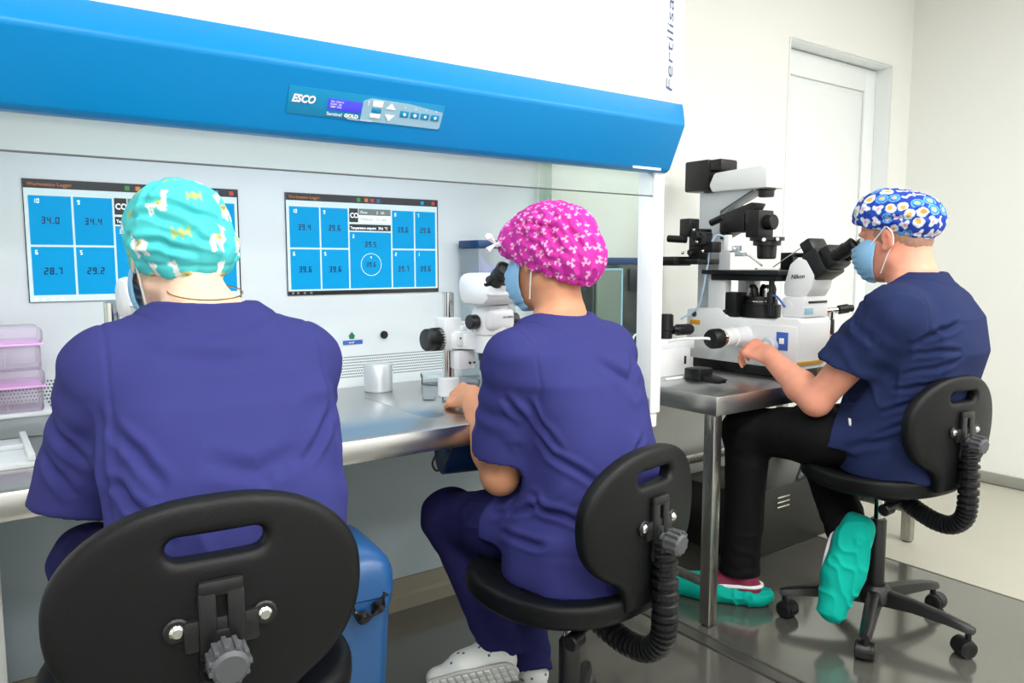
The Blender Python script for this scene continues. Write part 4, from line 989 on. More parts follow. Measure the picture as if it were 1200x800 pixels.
def build_person(cfg):
    loc = np.array([*cfg['loc'], 0.]); yaw = R(cfg['yaw']); cy_, sy_ = math.cos(yaw), math.sin(yaw)
    def L(p):
        q = np.array(p, float)-loc; return np.array([q[0]*cy_+q[1]*sy_, -q[0]*sy_+q[1]*cy_, q[2]])
    def LV(v): return np.array([v[0]*cy_+v[1]*sy_, -v[0]*sy_+v[1]*cy_, v[2]])
    root = thing('person', cfg['label'], 'person', tuple(loc), yaw)
    rows = cfg['rows']; sh = [np.array(s, float) for s in cfg['sh']]; el = [L(p) for p in cfg['el']]; wr = [L(p) for p in cfg['wr']]
    hip = [np.array(p, float) for p in cfg['hip']]; kn = [L(p) for p in cfg['kn']]; an = [L(p) for p in cfg['an']]
    C = L(cfg['head']); H = rotm(R(cfg['hyaw']-cfg['yaw']), R(cfg['hpitch']), R(cfg.get('hroll', 0)))
    hp = lambda x, y, z: C+H @ np.array([x, y, z], float)*cfg.get('hs', 1.0)
    nb = np.array(cfg['neck'], float); ra = cfg.get('arm', 1.0); hs = cfg.get('hs', 1.0)
    # ---- body: one continuous skin
    pts = np.array([*el, *wr, *kn, *an, *sh, C+[0, 0, .16], C+[0, .13, 0], C-[0, .1, 0], *[w+LV(dv)*.2 for w, dv in zip(wr, cfg['hd'])]])
    g = Grid(pts.min(0)-.14, pts.max(0)+.10, .0034)
    g.stack([(r[0], r[1], r[2], max(.03, r[3]-.035), max(.03, r[4]-.035)) for r in rows], 2.2, .0)
    for i in (0, 1):
        g.rc(nb-[0, 0, .05], sh[i], .045, .05*ra, .05)
        g.chain([sh[i], lerp(sh[i], el[i], .45), el[i]], [.050*ra, .047*ra, .041*ra], .02)
        g.chain([el[i], lerp(el[i], wr[i], .3), wr[i]], [.042*ra, .044*ra, .0285*ra], .02)
        hand(g, wr[i], LV(cfg['hd'][i]), LV(cfg['hn'][i]), i == 0, cfg['curl'][i], cfg.get('hands', 1.0), fan=cfg.get('fan', .05))
        g.chain([hip[i], kn[i], lerp(kn[i], an[i], .35), an[i]], [.07, .05, .05, .034], .03)
        g.rc(hip[0], hip[1], .08, .08, .04)
    def hell(c, r, k=.02, op='+'): g.ell(hp(*c), np.array(r)*hs, H, k, op)
    hell((0, -.012, .030), (.073, .094, .090), .01)
    hell((0, .038, -.035), (.060, .058, .078), .03)
    hell((0, .028, .040), (.064, .060, .050), .02)
    hell((0, .055, -.085), (.040, .040, .030), .03)                      # chin
    for s in (-1, 1): g.rc(hp(s*.05, .0, -.06), hp(s*.022, .062, -.092), .018*hs, .016*hs, .025)   # jaw line
    g.rc(hp(0, .086, .01), hp(0, .104, -.030), .009*hs, .0125*hs, .012)   # nose
    for s in (-1, 1):
        hell((s*.012, .092, -.033), (.010, .011, .008), .008)
        hell((s*.033, .087, .008), (.017, .010, .011), .012, '-')       # eye sockets
        hell((s*.034, .081, .026), (.022, .008, .006), .012)            # brows
        hell((s*.045, .066, -.022), (.020, .018, .016), .015)           # cheekbones
        # ears
        M2_ = H @ np.array(Matrix.Rotation(s*R(18), 3, 'Z') @ Matrix.Rotation(R(-10), 3, 'X'))
        g.ell(hp(s*.078, -.008, -.004), np.array((.008, .020, .032))*hs, M2_, .006)
        g.ell(hp(s*.086, -.001, .002), np.array((.006, .010, .016))*hs, M2_, .004, '-')
        g.ell(hp(s*.076, .004, -.028), np.array((.007, .010, .011))*hs, M2_, .005)
    hell((0, .094, -.062), (.022, .008, .006), .006); hell((0, .092, -.072), (.020, .008, .006), .006)
    g.rc(hp(0, -.030, -.035), nb-[0, 0, .03], cfg.get('neckr', .054), cfg.get('neckr', .054)*1.12, .03)
    tr_ = cfg.get('trap', (.40, .016, .034))
    for i in (0, 1): g.rc(hp(0, -.045, -.07), lerp(nb-[0, .01, .03], sh[i], tr_[0]), tr_[1], tr_[2], .03)     # trapezius
    P, Q = g.nets(); P = relax(P, Q, 2, .5)
    sk = np.array(lin(cfg['skin'])); col = np.tile(sk, (len(P), 1))
    col *= (1+.10*(vnoise(P*60, 3)-.5)+.12*(vnoise(P*14, 4)-.5))[:, None]
    q = (P-C) @ H/hs
    red = np.exp(-((np.abs(q[:, 0])-.045)**2+(q[:, 1]-.07)**2+(q[:, 2]+.03)**2)/.0012)*.25 + np.exp(-((np.abs(q[:, 0])-.08)**2+(q[:, 1]+.005)**2+(q[:, 2])**2)/.0009)*.25
    col = col*(1-red[:, None])+np.array(lin(cfg['flush']))*red[:, None]
    for i in (0, 1):
        W = wr[i]; D = LV(cfg['hd'][i]); D = unit(D); kx = P-(W+D*.09); rr = np.exp(-(kx**2).sum(1)/.0018)*.3; col = col*(1-rr[:, None])+np.array(lin(cfg['flush']))*rr[:, None]
    body = link('body', np_mesh('body', P, Q, col), cfg['skinm'], root)
    for s in (-1, 1):
        c = hp(s*.033, .078, .008); MB().ball(tuple(c), .0125*hs, 14).build('eye', 'eye_white', body)
        d = H @ np.array([0, 1, 0]); c2 = c+d*.0095*hs; MB().lathe(tuple(c2), tuple(d), [(0, .0062), (.0025, .0045), (.0034, 0)], 14).build('iris', 'eye_dark', body)
    # ---- hair under the cap
    g = Grid(C-.16, C+.16, .004); g.ell(hp(0, -.012, .030), np.array((.0765, .0975, .0935))*hs, H, 0)
    g.ell(hp(0, -.05, -.02), np.array((.060, .045, .045))*hs, H, .02)
    up = H @ np.array([0, -.42, -1.0]); g.cut(hp(0, -.10, cfg.get('hairz', -.062)), up, .003)
    g.cut(hp(0, .066, .03), H @ np.array([0, 1, .25]), .003)
    P, Q = g.nets(); N = vnormals(P, Q); P = P+N*((vnoise(P*np.array((160, 160, 40)), 8)-.5)*.003)[:, None]
    link('hair', np_mesh('hair', P, Q), cfg['hairm'], root)
    # ---- scrub top
    g = Grid(np.array([min(s[0] for s in [*sh, *el])-.14, min(r[2]-r[4] for r in rows)-.05, rows[0][0]-.12]), np.array([max(s[0] for s in [*sh, *el])+.14, max([*[r[2]+r[4] for r in rows], *[e[1]+.12 for e in el], *[h[1]+.30 for h in hip]])+.05, nb[2]+.12]), .0042)
    g.stack(rows, cfg.get('pw', 2.4), .0)
    for i in (0, 1):
        g.rc(nb-[0, .0, .055], sh[i], .055, cfg['slr'][0]*.95, .05)
        hf_ = cfg['hem'][i]; hm = lerp(sh[i], el[i], hf_); ax = unit(el[i]-sh[i]); hm_dir = unit(ax+np.array(cfg.get('hemtilt', (0, 0, 0))))
        sl, X = g.sub(np.minimum(sh[i], hm)-.17, np.maximum(sh[i], hm)+.17)
        bl = cfg.get('sleeve_sag', .0)
        d = g.rc_d(X, sh[i], hm+ax*.05+np.array([0, 0, -bl]), cfg['slr'][0], cfg['slr'][1]); pl_ = (X[0]-hm[0])*hm_dir[0]+(X[1]-hm[1])*hm_dir[1]+(X[2]-hm[2])*hm_dir[2]
        g.smin(sl, np.maximum(d, pl_).astype(np.float32), .035)
        sl, X = g.sub(hm-.15, hm+.15); d = g.rc_d(X, hm-ax*.025, hm+ax*.08, cfg['slr'][1]-.011, cfg['slr'][1]-.004); g.smax(sl, -d, .002)
        if cfg.get('skirt'):
            e = lerp(hip[i], kn[i], cfg['skirt'][i]); ax2 = unit(kn[i]-hip[i]+np.array([0, 0, .08]))
            sl, X = g.sub(np.minimum(hip[i], e)-.2, np.maximum(hip[i], e)+.2); d = g.rc_d(X, hip[i], e, .105, .098); pl_ = (X[0]-e[0])*ax2[0]+(X[1]-e[1])*ax2[1]+(X[2]-e[2])*ax2[2]
            pl2 = (hip[i][2]+(e[2]-hip[i][2])*.5-.02)-X[2]
            g.smin(sl, np.maximum(np.maximum(d, pl_), pl2).astype(np.float32), .02)
    # neck opening
    nv = unit(C+H @ np.array([0, -.03, -.05])-nb)
    g.rc(nb-nv*.03, nb+nv*.12, cfg.get('neckr', .054)*1.12+.006, cfg.get('neckr', .054)*1.12+.030, .004, op='-')
    g.cut(nb+np.array([0, 0, cfg.get('collar', (.02, .45))[0]]), (0, cfg.get('collar', (.02, .45))[1], 1), .004)
    if cfg.get('vneck'): g.rc(nb+np.array([0, .05, -.02]), nb+np.array([0, .11, -.09]), .05, .02, .01, op='-')
    P, Q = g.nets(); P = relax(P, Q, 2, .5); N = vnormals(P, Q)
    P = folds(P, N, cfg.get('fold', .006), (9, 9, 5), cfg['seed'], .55)
    for i in (0, 1):   # drag creases at the arm pits and the elbow bend
        c = lerp(sh[i], el[i], .35); dst = np.linalg.norm(P-c, axis=1); ax = unit(el[i]-sh[i]); s_ = (P-c) @ ax
        P = P+N*(np.exp(-(dst/.11)**2)*.0035*np.sin(s_*95+3*vnoise(P*14, 31)*2))[:, None]
    for (c, dr, rad, amp, fr) in cfg.get('creases', []):
        c = np.array(c); dr = unit(dr); dst = np.linalg.norm(P-c, axis=1); P = P+N*(np.exp(-(dst/rad)**2)*amp*np.sin(((P-c) @ dr)*fr+2.5*vnoise(P*12, 17)))[:, None]
    for pts_ in cfg.get('lines', []):
        N = vnormals(P, Q); P = crease(P, N, *pts_) if isinstance(pts_, tuple) else crease(P, N, pts_)
    N = vnormals(P, Q); ax_ = np.abs(P[:, 0]); ss = abs(sh[0][0])+.012
    P = P-N*(.0022*np.exp(-((ax_-ss)/.0035)**2)*np.clip((P[:, 2]-(sh[0][2]-.13))/.03, 0, 1))[:, None]         # armhole seam
    rn_ = np.linalg.norm(P-nb, axis=1); P = P-N*(.0022*np.exp(-((rn_-cfg.get('bandr', .115))/.0032)**2))[:, None]   # stitched neckband
    P = relax(P, Q, 1, .25)
    top = link('scrub_top', np_mesh('scrub_top', P, Q), cfg['topm'], root)
    # ---- trousers
    g = Grid(np.minimum(np.minimum(kn[0], kn[1]), np.minimum(np.minimum(an[0], an[1]), np.minimum(hip[0], hip[1])))-.16, np.maximum(np.maximum(kn[0], kn[1]), np.maximum(np.maximum(an[0], an[1]), np.maximum(hip[0], hip[1])))+.16, .005)
    lr = cfg['leg']
    g.rc(hip[0], hip[1], .092, .092, .04); g.ell((hip[0]+hip[1])/2+[0, -.02, .01], (.17, .13, .10), None, .04)
    for i in (0, 1):
        e = lerp(kn[i], an[i], cfg.get('cuff', 1.04)); ax = unit(an[i]-kn[i])
        g.chain([hip[i], lerp(hip[i], kn[i], .5), kn[i]], [lr[0]*.95, lr[0], lr[1]], .03)
        g.ell(kn[i], (lr[1]*1.02,)*3, None, .03)
        sl, X = g.sub(np.minimum(kn[i], e)-.12, np.maximum(kn[i], e)+.12); m = lerp(kn[i], e, .4)
        d = np.minimum(g.rc_d(X, kn[i], m, lr[1], lr[2]), g.rc_d(X, m, e+ax*.03, lr[2], lr[3])); pl_ = (X[0]-e[0])*ax[0]+(X[1]-e[1])*ax[1]+(X[2]-e[2])*ax[2]
        g.smin(sl, np.maximum(d, pl_).astype(np.float32), .03)
        sl, X = g.sub(e-.12, e+.12); d = g.rc_d(X, e-ax*.02, e+ax*.05, lr[3]-.011, lr[3]-.008); g.smax(sl, -d, .002)
    bot = cfg['seatz']-.004; g.cut((0, 0, bot), (0, 0, -1), .0) if False else None
    P, Q = g.nets(); P = relax(P, Q, 2, .5); N = vnormals(P, Q); P = folds(P, N, .006, (9, 7, 9), cfg['seed']+40, .6)
    for i in (0, 1):
        for c, fr in ((kn[i], 110), (an[i], 120), (hip[i]+[0, .12, .0], 90)):
            dst = np.linalg.norm(P-c, axis=1); ax = unit(an[i]-kn[i]) if fr != 90 else np.array([0, 1, 0.]); P = P+N*(np.exp(-(dst/.09)**2)*.003*np.sin(((P-c) @ ax)*fr+4*vnoise(P*13, 21)))[:, None]
    P = relax(P, Q, 1, .4)
    link('trousers', np_mesh('trousers', P, Q), cfg['legm'], root)
    # ---- cap
    cp_ = cfg['cap']; g = Grid(C-.22, C+.24, .0028)
    for c, r, k in cp_['ells']: g.ell(hp(*c), np.array(r), H, k)
    g.cut(hp(*cp_['cut'][0]), H @ unit(cp_['cut'][1]), .004)
    P, Q = g.nets(); P = relax(P, Q, 2, .5); N = vnormals(P, Q); q = (P-C) @ H
    P = folds(P, N, cp_.get('fold', .004), (22, 22, 16), cfg['seed']+3, .55)
    cc = hp(*cp_['centre']); ql = (P-cc) @ H; az = np.arctan2(ql[:, 0], -ql[:, 1]); 
    pol = np.arccos(np.clip(ql[:, 2]/np.linalg.norm(ql, axis=1), -1, 1))
    pz = np.clip((pol-cp_['pleat'][2])/.5, 0, 1); P = P+N*(cp_['pleat'][0]*np.abs(np.sin(az*cp_['pleat'][1]+2*vnoise(P*10, 2)))*pz)[:, None]
    if 'band' in cp_:   # stitched hem just above the rim
        dd = (q-np.array(cp_['cut'][0])) @ unit(cp_['cut'][1]); P = P-N*(np.exp(-((dd+cp_['band'])/.004)**2)*.0022)[:, None]
    for ln in cp_.get('lines', []):
        N = vnormals(P, Q); P = crease(P, N, [hp(*p) for p in ln], .0055, .0055, .9)
    P = relax(P, Q, 1, .3)
    Cc = pattern(P, cc, H, cp_['cell'], cp_['print'], cfg['seed'], cp_['rgb'])
    capo = link('cap', np_mesh('cap', P, Q, Cc), 'cap_cloth', root)
    # ---- face mask
    g = Grid(C-.17, C+.17, .003); sl, X = g.full()
    mc_ = hp(0, .044, -.048); d = g.ell_d(X, mc_, np.array((.0735, .080, .084))*hs, H); d2 = g.ell_d(X, hp(0, .100, -.028), np.array((.027, .028, .05))*hs, H)
    hh = np.clip(.5+.5*(d-d2)/.02, 0, 1); d = d*(1-hh)+d2*hh-.02*hh*(1-hh)
    g.V[:] = np.abs(d)-.0022
    up = H @ unit((0, .25, 1)); g.cut(hp(0, .10, -.002), up); g.cut(hp(0, .03, -.128), H @ unit((0, .2, -1))); g.cut(hp(0, .040, -.05), H @ unit((0, -1, -.25)))
    P, Q = g.nets(); P = relax(P, Q, 2, .5); N = vnormals(P, Q); q = (P-C) @ H
    P = P+N*(.0018*np.sin((q[:, 2])*330)*np.clip((.064-np.abs(q[:, 0]))/.02, 0, 1))[:, None]
    mk = link('face_mask', np_mesh('face_mask', P, Q), 'mask_blue', root)
    for s in (-1, 1):
        pt = [hp(s*.064, .052, -.016), hp(s*.076, .016, .012), hp(s*.085, -.010, .030), hp(s*.087, -.026, .010), hp(s*.084, -.024, -.020), hp(s*.074, .0, -.05), hp(s*.058, .032, -.098)]
        MB().tube([tuple(p) for p in pt], .0019, 8, 8).build('ear_loop', 'print_white', mk)
    return root, dict(L=L, LV=LV, C=C, H=H, hp=hp, an=an, kn=kn, wr=wr, nb=nb, sh=sh, hip=hip, el=el)

mat('skin_pale', (0, 0, 0), .5, attr='Col', sss=.15, bump=.1, bscale=400, spec=.35)
mat('eye_white', (236, 232, 228), .2); mat('eye_dark', (60, 44, 34), .15)
mat('hair_brown', (128, 92, 66), .6, var=.25, vscale=120, bump=.5, bscale=260)
mat('hair_dark', (52, 36, 28), .55, var=.25, vscale=120, bump=.5, bscale=260)
mat('hair_grey', (168, 128, 108), .6, var=.2, vscale=160, bump=.4, bscale=400)
mat('scrub_violet', (54, 56, 116), .85, var=.05, vscale=10, bump=.2, bscale=500, spec=.12)
mat('scrub_navy', (36, 46, 84), .85, var=.05, vscale=10, bump=.2, bscale=500, spec=.12)
mat('trouser_navy', (36, 36, 84), .85, var=.05, vscale=10, bump=.2, bscale=500, spec=.12)
mat('trouser_black', (11, 11, 13), .75, var=.08, vscale=12, bump=.2, bscale=500, spec=.15)
mat('cap_cloth', (0, 0, 0), .75, attr='Col', bump=.12, bscale=500, spec=.25)
mat('mask_blue', (140, 190, 228), .7, var=.03, vscale=30, bump=.15, bscale=500, spec=.25)
mat('shoe_white', (226, 230, 228), .55, var=.05, vscale=40)
mat('shoe_print', (70, 110, 130), .6)
mat('sole_grey', (196, 196, 194), .6, var=.06, vscale=40)
mat('sole_groove', (120, 120, 120), .7)
mat('shoe_maroon', (118, 18, 58), .6, var=.1, vscale=40, bump=.2, bscale=300)
mat('gold', (200, 150, 70), .25, 1)

P1, k1 = build_person(dict(
    loc=(.335, 1.20), yaw=-4, label='woman in turquoise patterned cap and violet scrubs, seated with her back to us', seed=3,
    rows=[(.60, 0, .03, .165, .14), (.66, 0, .02, .17, .14), (.75, 0, .02, .178, .135), (.85, 0, .05, .18, .13), (.95, 0, .095, .188, .125), (1.02, 0, .13, .17, .105), (1.075, 0, .155, .11, .08), (1.10, 0, .165, .085, .072)],
    sh=[(-.150, .135, .995), (.138, .135, .99)], el=[(.148, 1.40, .80), (.522, 1.40, .81)], wr=[(.235, 1.61, .83), (.50, 1.62, .83)],
    hd=[(.2, .95, .0), (-.35, .9, .0)], hn=[(-.3, 0, .95), (.3, 0, .95)], curl=[(25, 35, 20), (25, 35, 20)], hands=.93,
    hip=[(-.095, .02, .665), (.095, .02, .665)], kn=[(.18, 1.60, .60), (.385, 1.60, .60)], an=[(.19, 1.50, .20), (.365, 1.50, .20)],
    head=(.325, 1.455, 1.182), hyaw=9, hpitch=-20, hs=.97, neck=(0, .165, 1.082), neckr=.047, skin=(236, 198, 176), flush=(226, 156, 136), skinm='skin_pale', hairm='hair_brown', hairz=-.075,
    topm='scrub_violet', slr=(.066, .072), hem=(1.2, 1.06), hemtilt=(0, -.3, 0), legm='trouser_navy', leg=(.08, .062, .058, .056), seatz=.565, fold=.009,
    lines=[[(-.165, .06, .96), (-.168, .0, .85), (-.165, -.03, .72)], [(.17, .06, .96), (.172, .0, .84), (.17, -.03, .72)], [(-.15, .03, .93), (-.10, -.06, .84)], [(-.15, .02, .88), (-.09, -.07, .76)], [(.15, .03, .92), (.09, -.06, .85)], ([(-.06, -.06, .88), (.02, -.07, .85), (.09, -.06, .88)], .005, .012), ([(-.10, .03, 1.02), (0, .04, 1.0), (.10, .03, 1.02)], .004, .012), [(-.23, .14, .92), (-.20, .08, .86)], [(-.25, .15, .88), (-.21, .10, .80)]],
    creases=[((-.16, .05, .88), (1, 0, -.6), .09, .005, 85), ((.10, -.05, .80), (.3, 0, 1), .12, .0035, 60), ((-.05, .06, 1.04), (.2, 0, 1), .07, .003, 90)],
    cap=dict(ells=[((0, -.012, .055), (.083, .106, .068), .01), ((0, -.016, -.010), (.079, .099, .076), .03), ((-.045, -.05, .01), (.038, .05, .045), .03), ((.050, -.04, -.01), (.034, .05, .04), .02)], cut=((0, -.06, -.066), (0, .52, -1)), centre=(0, -.01, .03), cell=.060, print=print_llamas, lines=[[(-.08, -.03, .05), (-.05, -.09, .02), (.0, -.11, -.02), (.05, -.10, -.03)], [(-.085, -.02, .02), (-.06, -.08, -.01), (-.01, -.11, -.045)], [(-.07, -.05, .06), (-.02, -.10, .035), (.04, -.10, .01)], [(.08, -.02, .03), (.075, -.06, -.01), (.06, -.08, -.04)], [(.06, -.07, .06), (.075, -.06, .0)], [(-.03, -.07, .10), (-.06, -.07, .06)], [(.02, -.09, .07), (.05, -.08, .03)]], rgb=(78, 198, 202), pleat=(.004, 7, 1.3), fold=.008, band=.022)))
P2, k2 = build_person(dict(
    loc=(1.165, 1.31), yaw=8, label='woman in magenta sprigged cap and violet scrubs, seated at the rod microscope', seed=11,
    rows=[(.462, 0, -.01, .212, .17), (.54, 0, -.01, .212, .17), (.66, 0, -.02, .172, .135), (.78, 0, .0, .165, .125), (.90, 0, .035, .178, .122), (.965, 0, .06, .165, .105), (1.02, 0, .083, .11, .08), (1.045, 0, .095, .085, .072)],
    sh=[(-.158, .075, .945), (.158, .07, .945)], el=[(.995, 1.415, .675), (1.33, 1.40, .69)], wr=[(1.045, 1.61, .822), (1.30, 1.62, .83)],
    hd=[(.03, .95, -.02), (-.3, .9, 0)], hn=[(-.62, -.15, .76), (.3, 0, .95)], curl=[(16, 26, 16), (25, 35, 20)], hands=.93, fan=.09,
    hip=[(-.095, .0, .555), (.095, .0, .555)], kn=[(1.035, 1.705, .49), (1.24, 1.72, .49)], an=[(1.068, 1.53, .205), (1.15, 1.505, .165)], cuff=1.13,
    head=(1.166, 1.468, 1.178), hyaw=13, hpitch=-17, hs=.97, neck=(0, .092, 1.028), neckr=.047, skin=(206, 146, 112), flush=(206, 120, 92), skinm='skin_pale', hairm='hair_dark', hairz=-.05,
    topm='scrub_violet', slr=(.066, .074), hem=(.80, .80), hemtilt=(0, 0, 0), legm='trouser_navy', leg=(.085, .066, .06, .052), seatz=.455, skirt=(.42, .40), fold=.009,
    lines=[([(-.04, -.06, .955), (.05, -.09, .90), (.13, -.05, .96)], .009, .011), ([(-.02, -.07, .93), (.05, -.10, .875), (.12, -.06, .92)], .005, .012), [(-.165, .04, .88), (-.14, -.06, .76)], [(-.16, .0, .80), (-.09, -.11, .68)], [(-.175, .02, .66), (-.08, -.13, .60)], [(-.19, .08, .60), (-.12, -.10, .66)], [(-.19, .10, .56), (-.06, -.16, .54)], [(.05, -.11, .78), (-.05, -.12, .70)], [(-.21, .06, .88), (-.18, .02, .82)], [(-.20, .09, .82), (-.17, .04, .76)], [(-.19, .14, .60), (-.10, .05, .56)]],
    creases=[((.05, -.07, .93), (.4, 0, 1), .08, .004, 75), ((-.10, -.08, .62), (.8, 0, 1), .12, .005, 60), ((.08, -.10, .70), (-.6, 0, 1), .10, .004, 70)],
    cap=dict(ells=[((0, -.02, .052), (.088, .112, .075), .01), ((0, -.072, -.018), (.080, .084, .088), .04), ((0, .02, .048), (.080, .080, .058), .03), ((0, -.03, -.002), (.091, .075, .05), .03)], cut=((0, -.07, -.078), (0, .75, -1)), centre=(0, -.04, .03), cell=.026, print=print_sprigs, lines=[[(-.075, .03, .08), (-.08, -.05, .06), (-.07, -.12, .03)], [(-.06, -.05, .10), (-.08, -.09, .03), (-.06, -.12, -.04)], [(-.05, -.08, .09), (-.06, -.13, .03), (-.04, -.15, -.04)], [(-.03, -.11, .07), (-.03, -.16, .02), (-.01, -.165, -.04)], [(.01, -.12, .07), (.02, -.165, .01), (.03, -.155, -.05)], [(-.085, -.01, .05), (-.085, -.06, -.0), (-.07, -.09, -.05)], [(.05, -.10, .07), (.065, -.13, .01)]], rgb=(204, 52, 164), pleat=(.006, 8, .8), fold=.005, band=.012)))
P3, k3 = build_person(dict(
    loc=(2.40, 1.14), yaw=5, label='man in blue printed cap, navy scrub top and black trousers at the inverted microscope', seed=23,
    rows=[(.52, 0, .05, .222, .175), (.60, 0, .06, .222, .18), (.70, 0, .06, .212, .172), (.80, 0, .035, .20, .16), (.90, 0, .002, .20, .152), (1.0, 0, .0, .20, .13), (1.06, 0, .015, .17, .105), (1.11, 0, .035, .11, .085), (1.135, 0, .045, .09, .08)],
    sh=[(-.185, .03, 1.01), (.185, .03, 1.01)], el=[(2.155, 1.355, .735), (2.66, 1.36, .76)], wr=[(2.225, 1.575, .845), (2.63, 1.52, .83)],
    hd=[(.08, .93, .26), (-.05, .9, .3)], hn=[(-.50, -.15, .86), (.8, 0, .4)], curl=[(34, 48, 28), (55, 60, 35)], hands=1.06, fan=.07,
    hip=[(-.10, .04, .615), (.10, .04, .615)], kn=[(2.165, 1.61, .595), (2.48, 1.58, .57)], an=[(2.14, 1.605, .115), (2.27, 1.295, .31)],
    head=(2.405, 1.26, 1.238), hyaw=6, hpitch=-10, hs=1.06, neck=(0, .05, 1.115), neckr=.062, collar=(.010, .85), trap=(.55, .03, .045), arm=1.12, skin=(232, 160, 134), flush=(224, 116, 94), skinm='skin_pale', hairm='hair_grey', hairz=-.052,
    topm='scrub_navy', slr=(.082, .088), hem=(.60, .60), hemtilt=(0, -.25, 0), legm='trouser_black', leg=(.095, .076, .068, .066), seatz=.51, skirt=(.38, .38), fold=.009,
    lines=[([(-.20, -.01, .945), (-.15, -.10, .975), (-.10, -.13, 1.0)], .009, .008), ([(-.20, -.02, .90), (-.16, -.10, .915), (-.11, -.14, .91)], .006, .007), [(-.205, .0, .84), (-.16, -.10, .87), (-.10, -.15, .90)], [(-.205, .02, .79), (-.15, -.11, .83)], [(-.21, .05, .72), (-.17, -.08, .78)], [(-.21, .08, .64), (-.18, -.06, .72)], ([(-.22, .14, .60), (-.2, .0, .66)], .006, .01), [(-.24, .10, .98), (-.20, .12, .90)], [(-.25, .06, .95), (-.22, .10, .88)], [(-.15, .05, 1.06), (-.20, .06, 1.0)], [(-.10, .20, .70), (-.20, .12, .76)]],
    creases=[((-.12, -.08, .80), (.4, .4, 1), .12, .005, 60), ((-.15, .05, .65), (0, .5, 1), .10, .004, 75), ((-.16, -.03, .93), (.3, 1, .3), .08, .005, 80)],
    cap=dict(ells=[((0, -.005, .062), (.090, .115, .078), .01), ((0, -.072, .036), (.084, .070, .062), .05), ((0, .028, .085), (.080, .070, .062), .06)], cut=((0, -.02, .010), (0, .46, -1)), centre=(0, -.02, .03), cell=.033, print=print_blobs, lines=[[(-.08, .03, .06), (-.085, -.04, .05), (-.075, -.10, .03)], [(-.07, -.08, .07), (-.06, -.125, .03)]], rgb=(36, 66, 168), pleat=(.004, 7, 1.2), fold=.004, band=.015)))

# ---- shoes
def ftag(o, label): o['label'] = label; return o
def shoe(root, k, heel, toe, n, m, sole_m, grow=0.0, name='shoe', w=.042, seed=1, tread=False, hgt=.085, ankle=None):
    """heel and toe are world points on the sole, n points from the sole into the foot."""
    h0 = k['L'](heel); t0 = k['L'](toe); d = unit(t0-h0); n = k['LV'](n); n = unit(n-d*(n@d)); Ln = np.linalg.norm(t0-h0)
    g = Grid(np.minimum(h0, t0)-.15, np.maximum(h0, t0)+.15, .0035)
    a = h0+d*.035; b = h0+d*Ln*.55; c = t0-d*.045; up = n
    g.rc(a+up*.036, b+up*.034, .036+grow, .042+grow, .02); g.rc(b+up*.03, c+up*.026, .042+grow, .034+grow, .02, (n, .78))
    g.rc(a+up*.045+d*.01, a+up*hgt+d*.02, .035+grow, .034+grow, .02); g.rc(a+up*(hgt-.01)+d*.02, b+up*.04, .034+grow, .034+grow, .03)
    g.cut(h0+up*.004, -up, .004)
    if grow == 0 and ankle is None: g.rc(a+up*(hgt-.01)+d*.012, a+up*(hgt+.06)+d*.012, .026, .028, .002, op='-')
    P, Q = g.nets(); P = relax(P, Q, 1)
    if grow: N = vnormals(P, Q); P = folds(P, N, .008, (26, 26, 26), seed, .8)
    o = link(name, np_mesh(name, P, Q), m, root)
    if sole_m:
        g = Grid(np.minimum(h0, t0)-.10, np.maximum(h0, t0)+.10, .0035)
        g.rc(a, b, .040, .040, .01, (n, .5)); g.rc(b, c, .042, .037, .01, (n, .5)); g.cut(h0-up*.002, -up, .002); g.cut(h0+up*.016, up, .002)
        P, Q = g.nets(); s = link('sole', np_mesh('sole', P, Q), sole_m, o)
        if tread:
            sd = np.cross(d, up); mb = MB()
            for i in range(13):
                q = h0+d*(.012+i*Ln/13.2)-up*.003
                for j in (-1, 0, 1):
                    e = q+sd*j*.023; M_ = basis(tuple(e), tuple(d), tuple(sd)); wd_ = .0098
                    mb.box((-.0066, -wd_, -.0022), (.0066, wd_, .0022), .001, M_)
            mb.build('tread', 'shoe_white', o)
        return o, s
    return o
up_ = (0, 0, 1)
for heel, toe in (((.185, 1.455, .115), (.17, 1.70, .125)), ((.368, 1.455, .115), (.375, 1.70, .125))):
    ftag(shoe(P1, k1, heel, toe, up_, 'shoe_white', 'sole_grey')[0], 'white shoe')
shL, _ = shoe(P2, k2, (1.065, 1.445, .165), (.885, 1.60, .10), (.40, .68, .42), 'shoe_white', 'sole_grey', tread=True); ftag(shL, 'white patterned trainer with pale ribbed sole')
shR, _ = shoe(P2, k2, (1.15, 1.455, .07), (1.18, 1.69, .06), (0, .1, 1), 'shoe_white', 'sole_grey'); ftag(shR, 'white patterned trainer')
rn = random.Random(5)
def spots(o, num, k):
    me = o.data; mb = MB(); n = len(me.vertices)
    for _ in range(num):
        v = me.vertices[rn.randrange(n)]; nn = v.normal; mb.lathe(v.co-nn*.001, nn, [(0, .004), (.0018, .0036)], 7)
    mb.build('print_spot', 'shoe_print', o)
spots(shL, 26, k2); spots(shR, 26, k2)
m1, _ = shoe(P3, k3, (2.165, 1.535, .012), (2.02, 1.79, .012), (0, 0, 1), 'shoe_maroon', 'shoe_white'); ftag(m1, 'maroon trainer with white edge')
m2_, _ = shoe(P3, k3, (2.215, 1.235, .345), (2.125, 1.255, .09), (.62, .75, -.15), 'shoe_maroon', 'shoe_white'); ftag(m2_, 'maroon trainer with white edge')
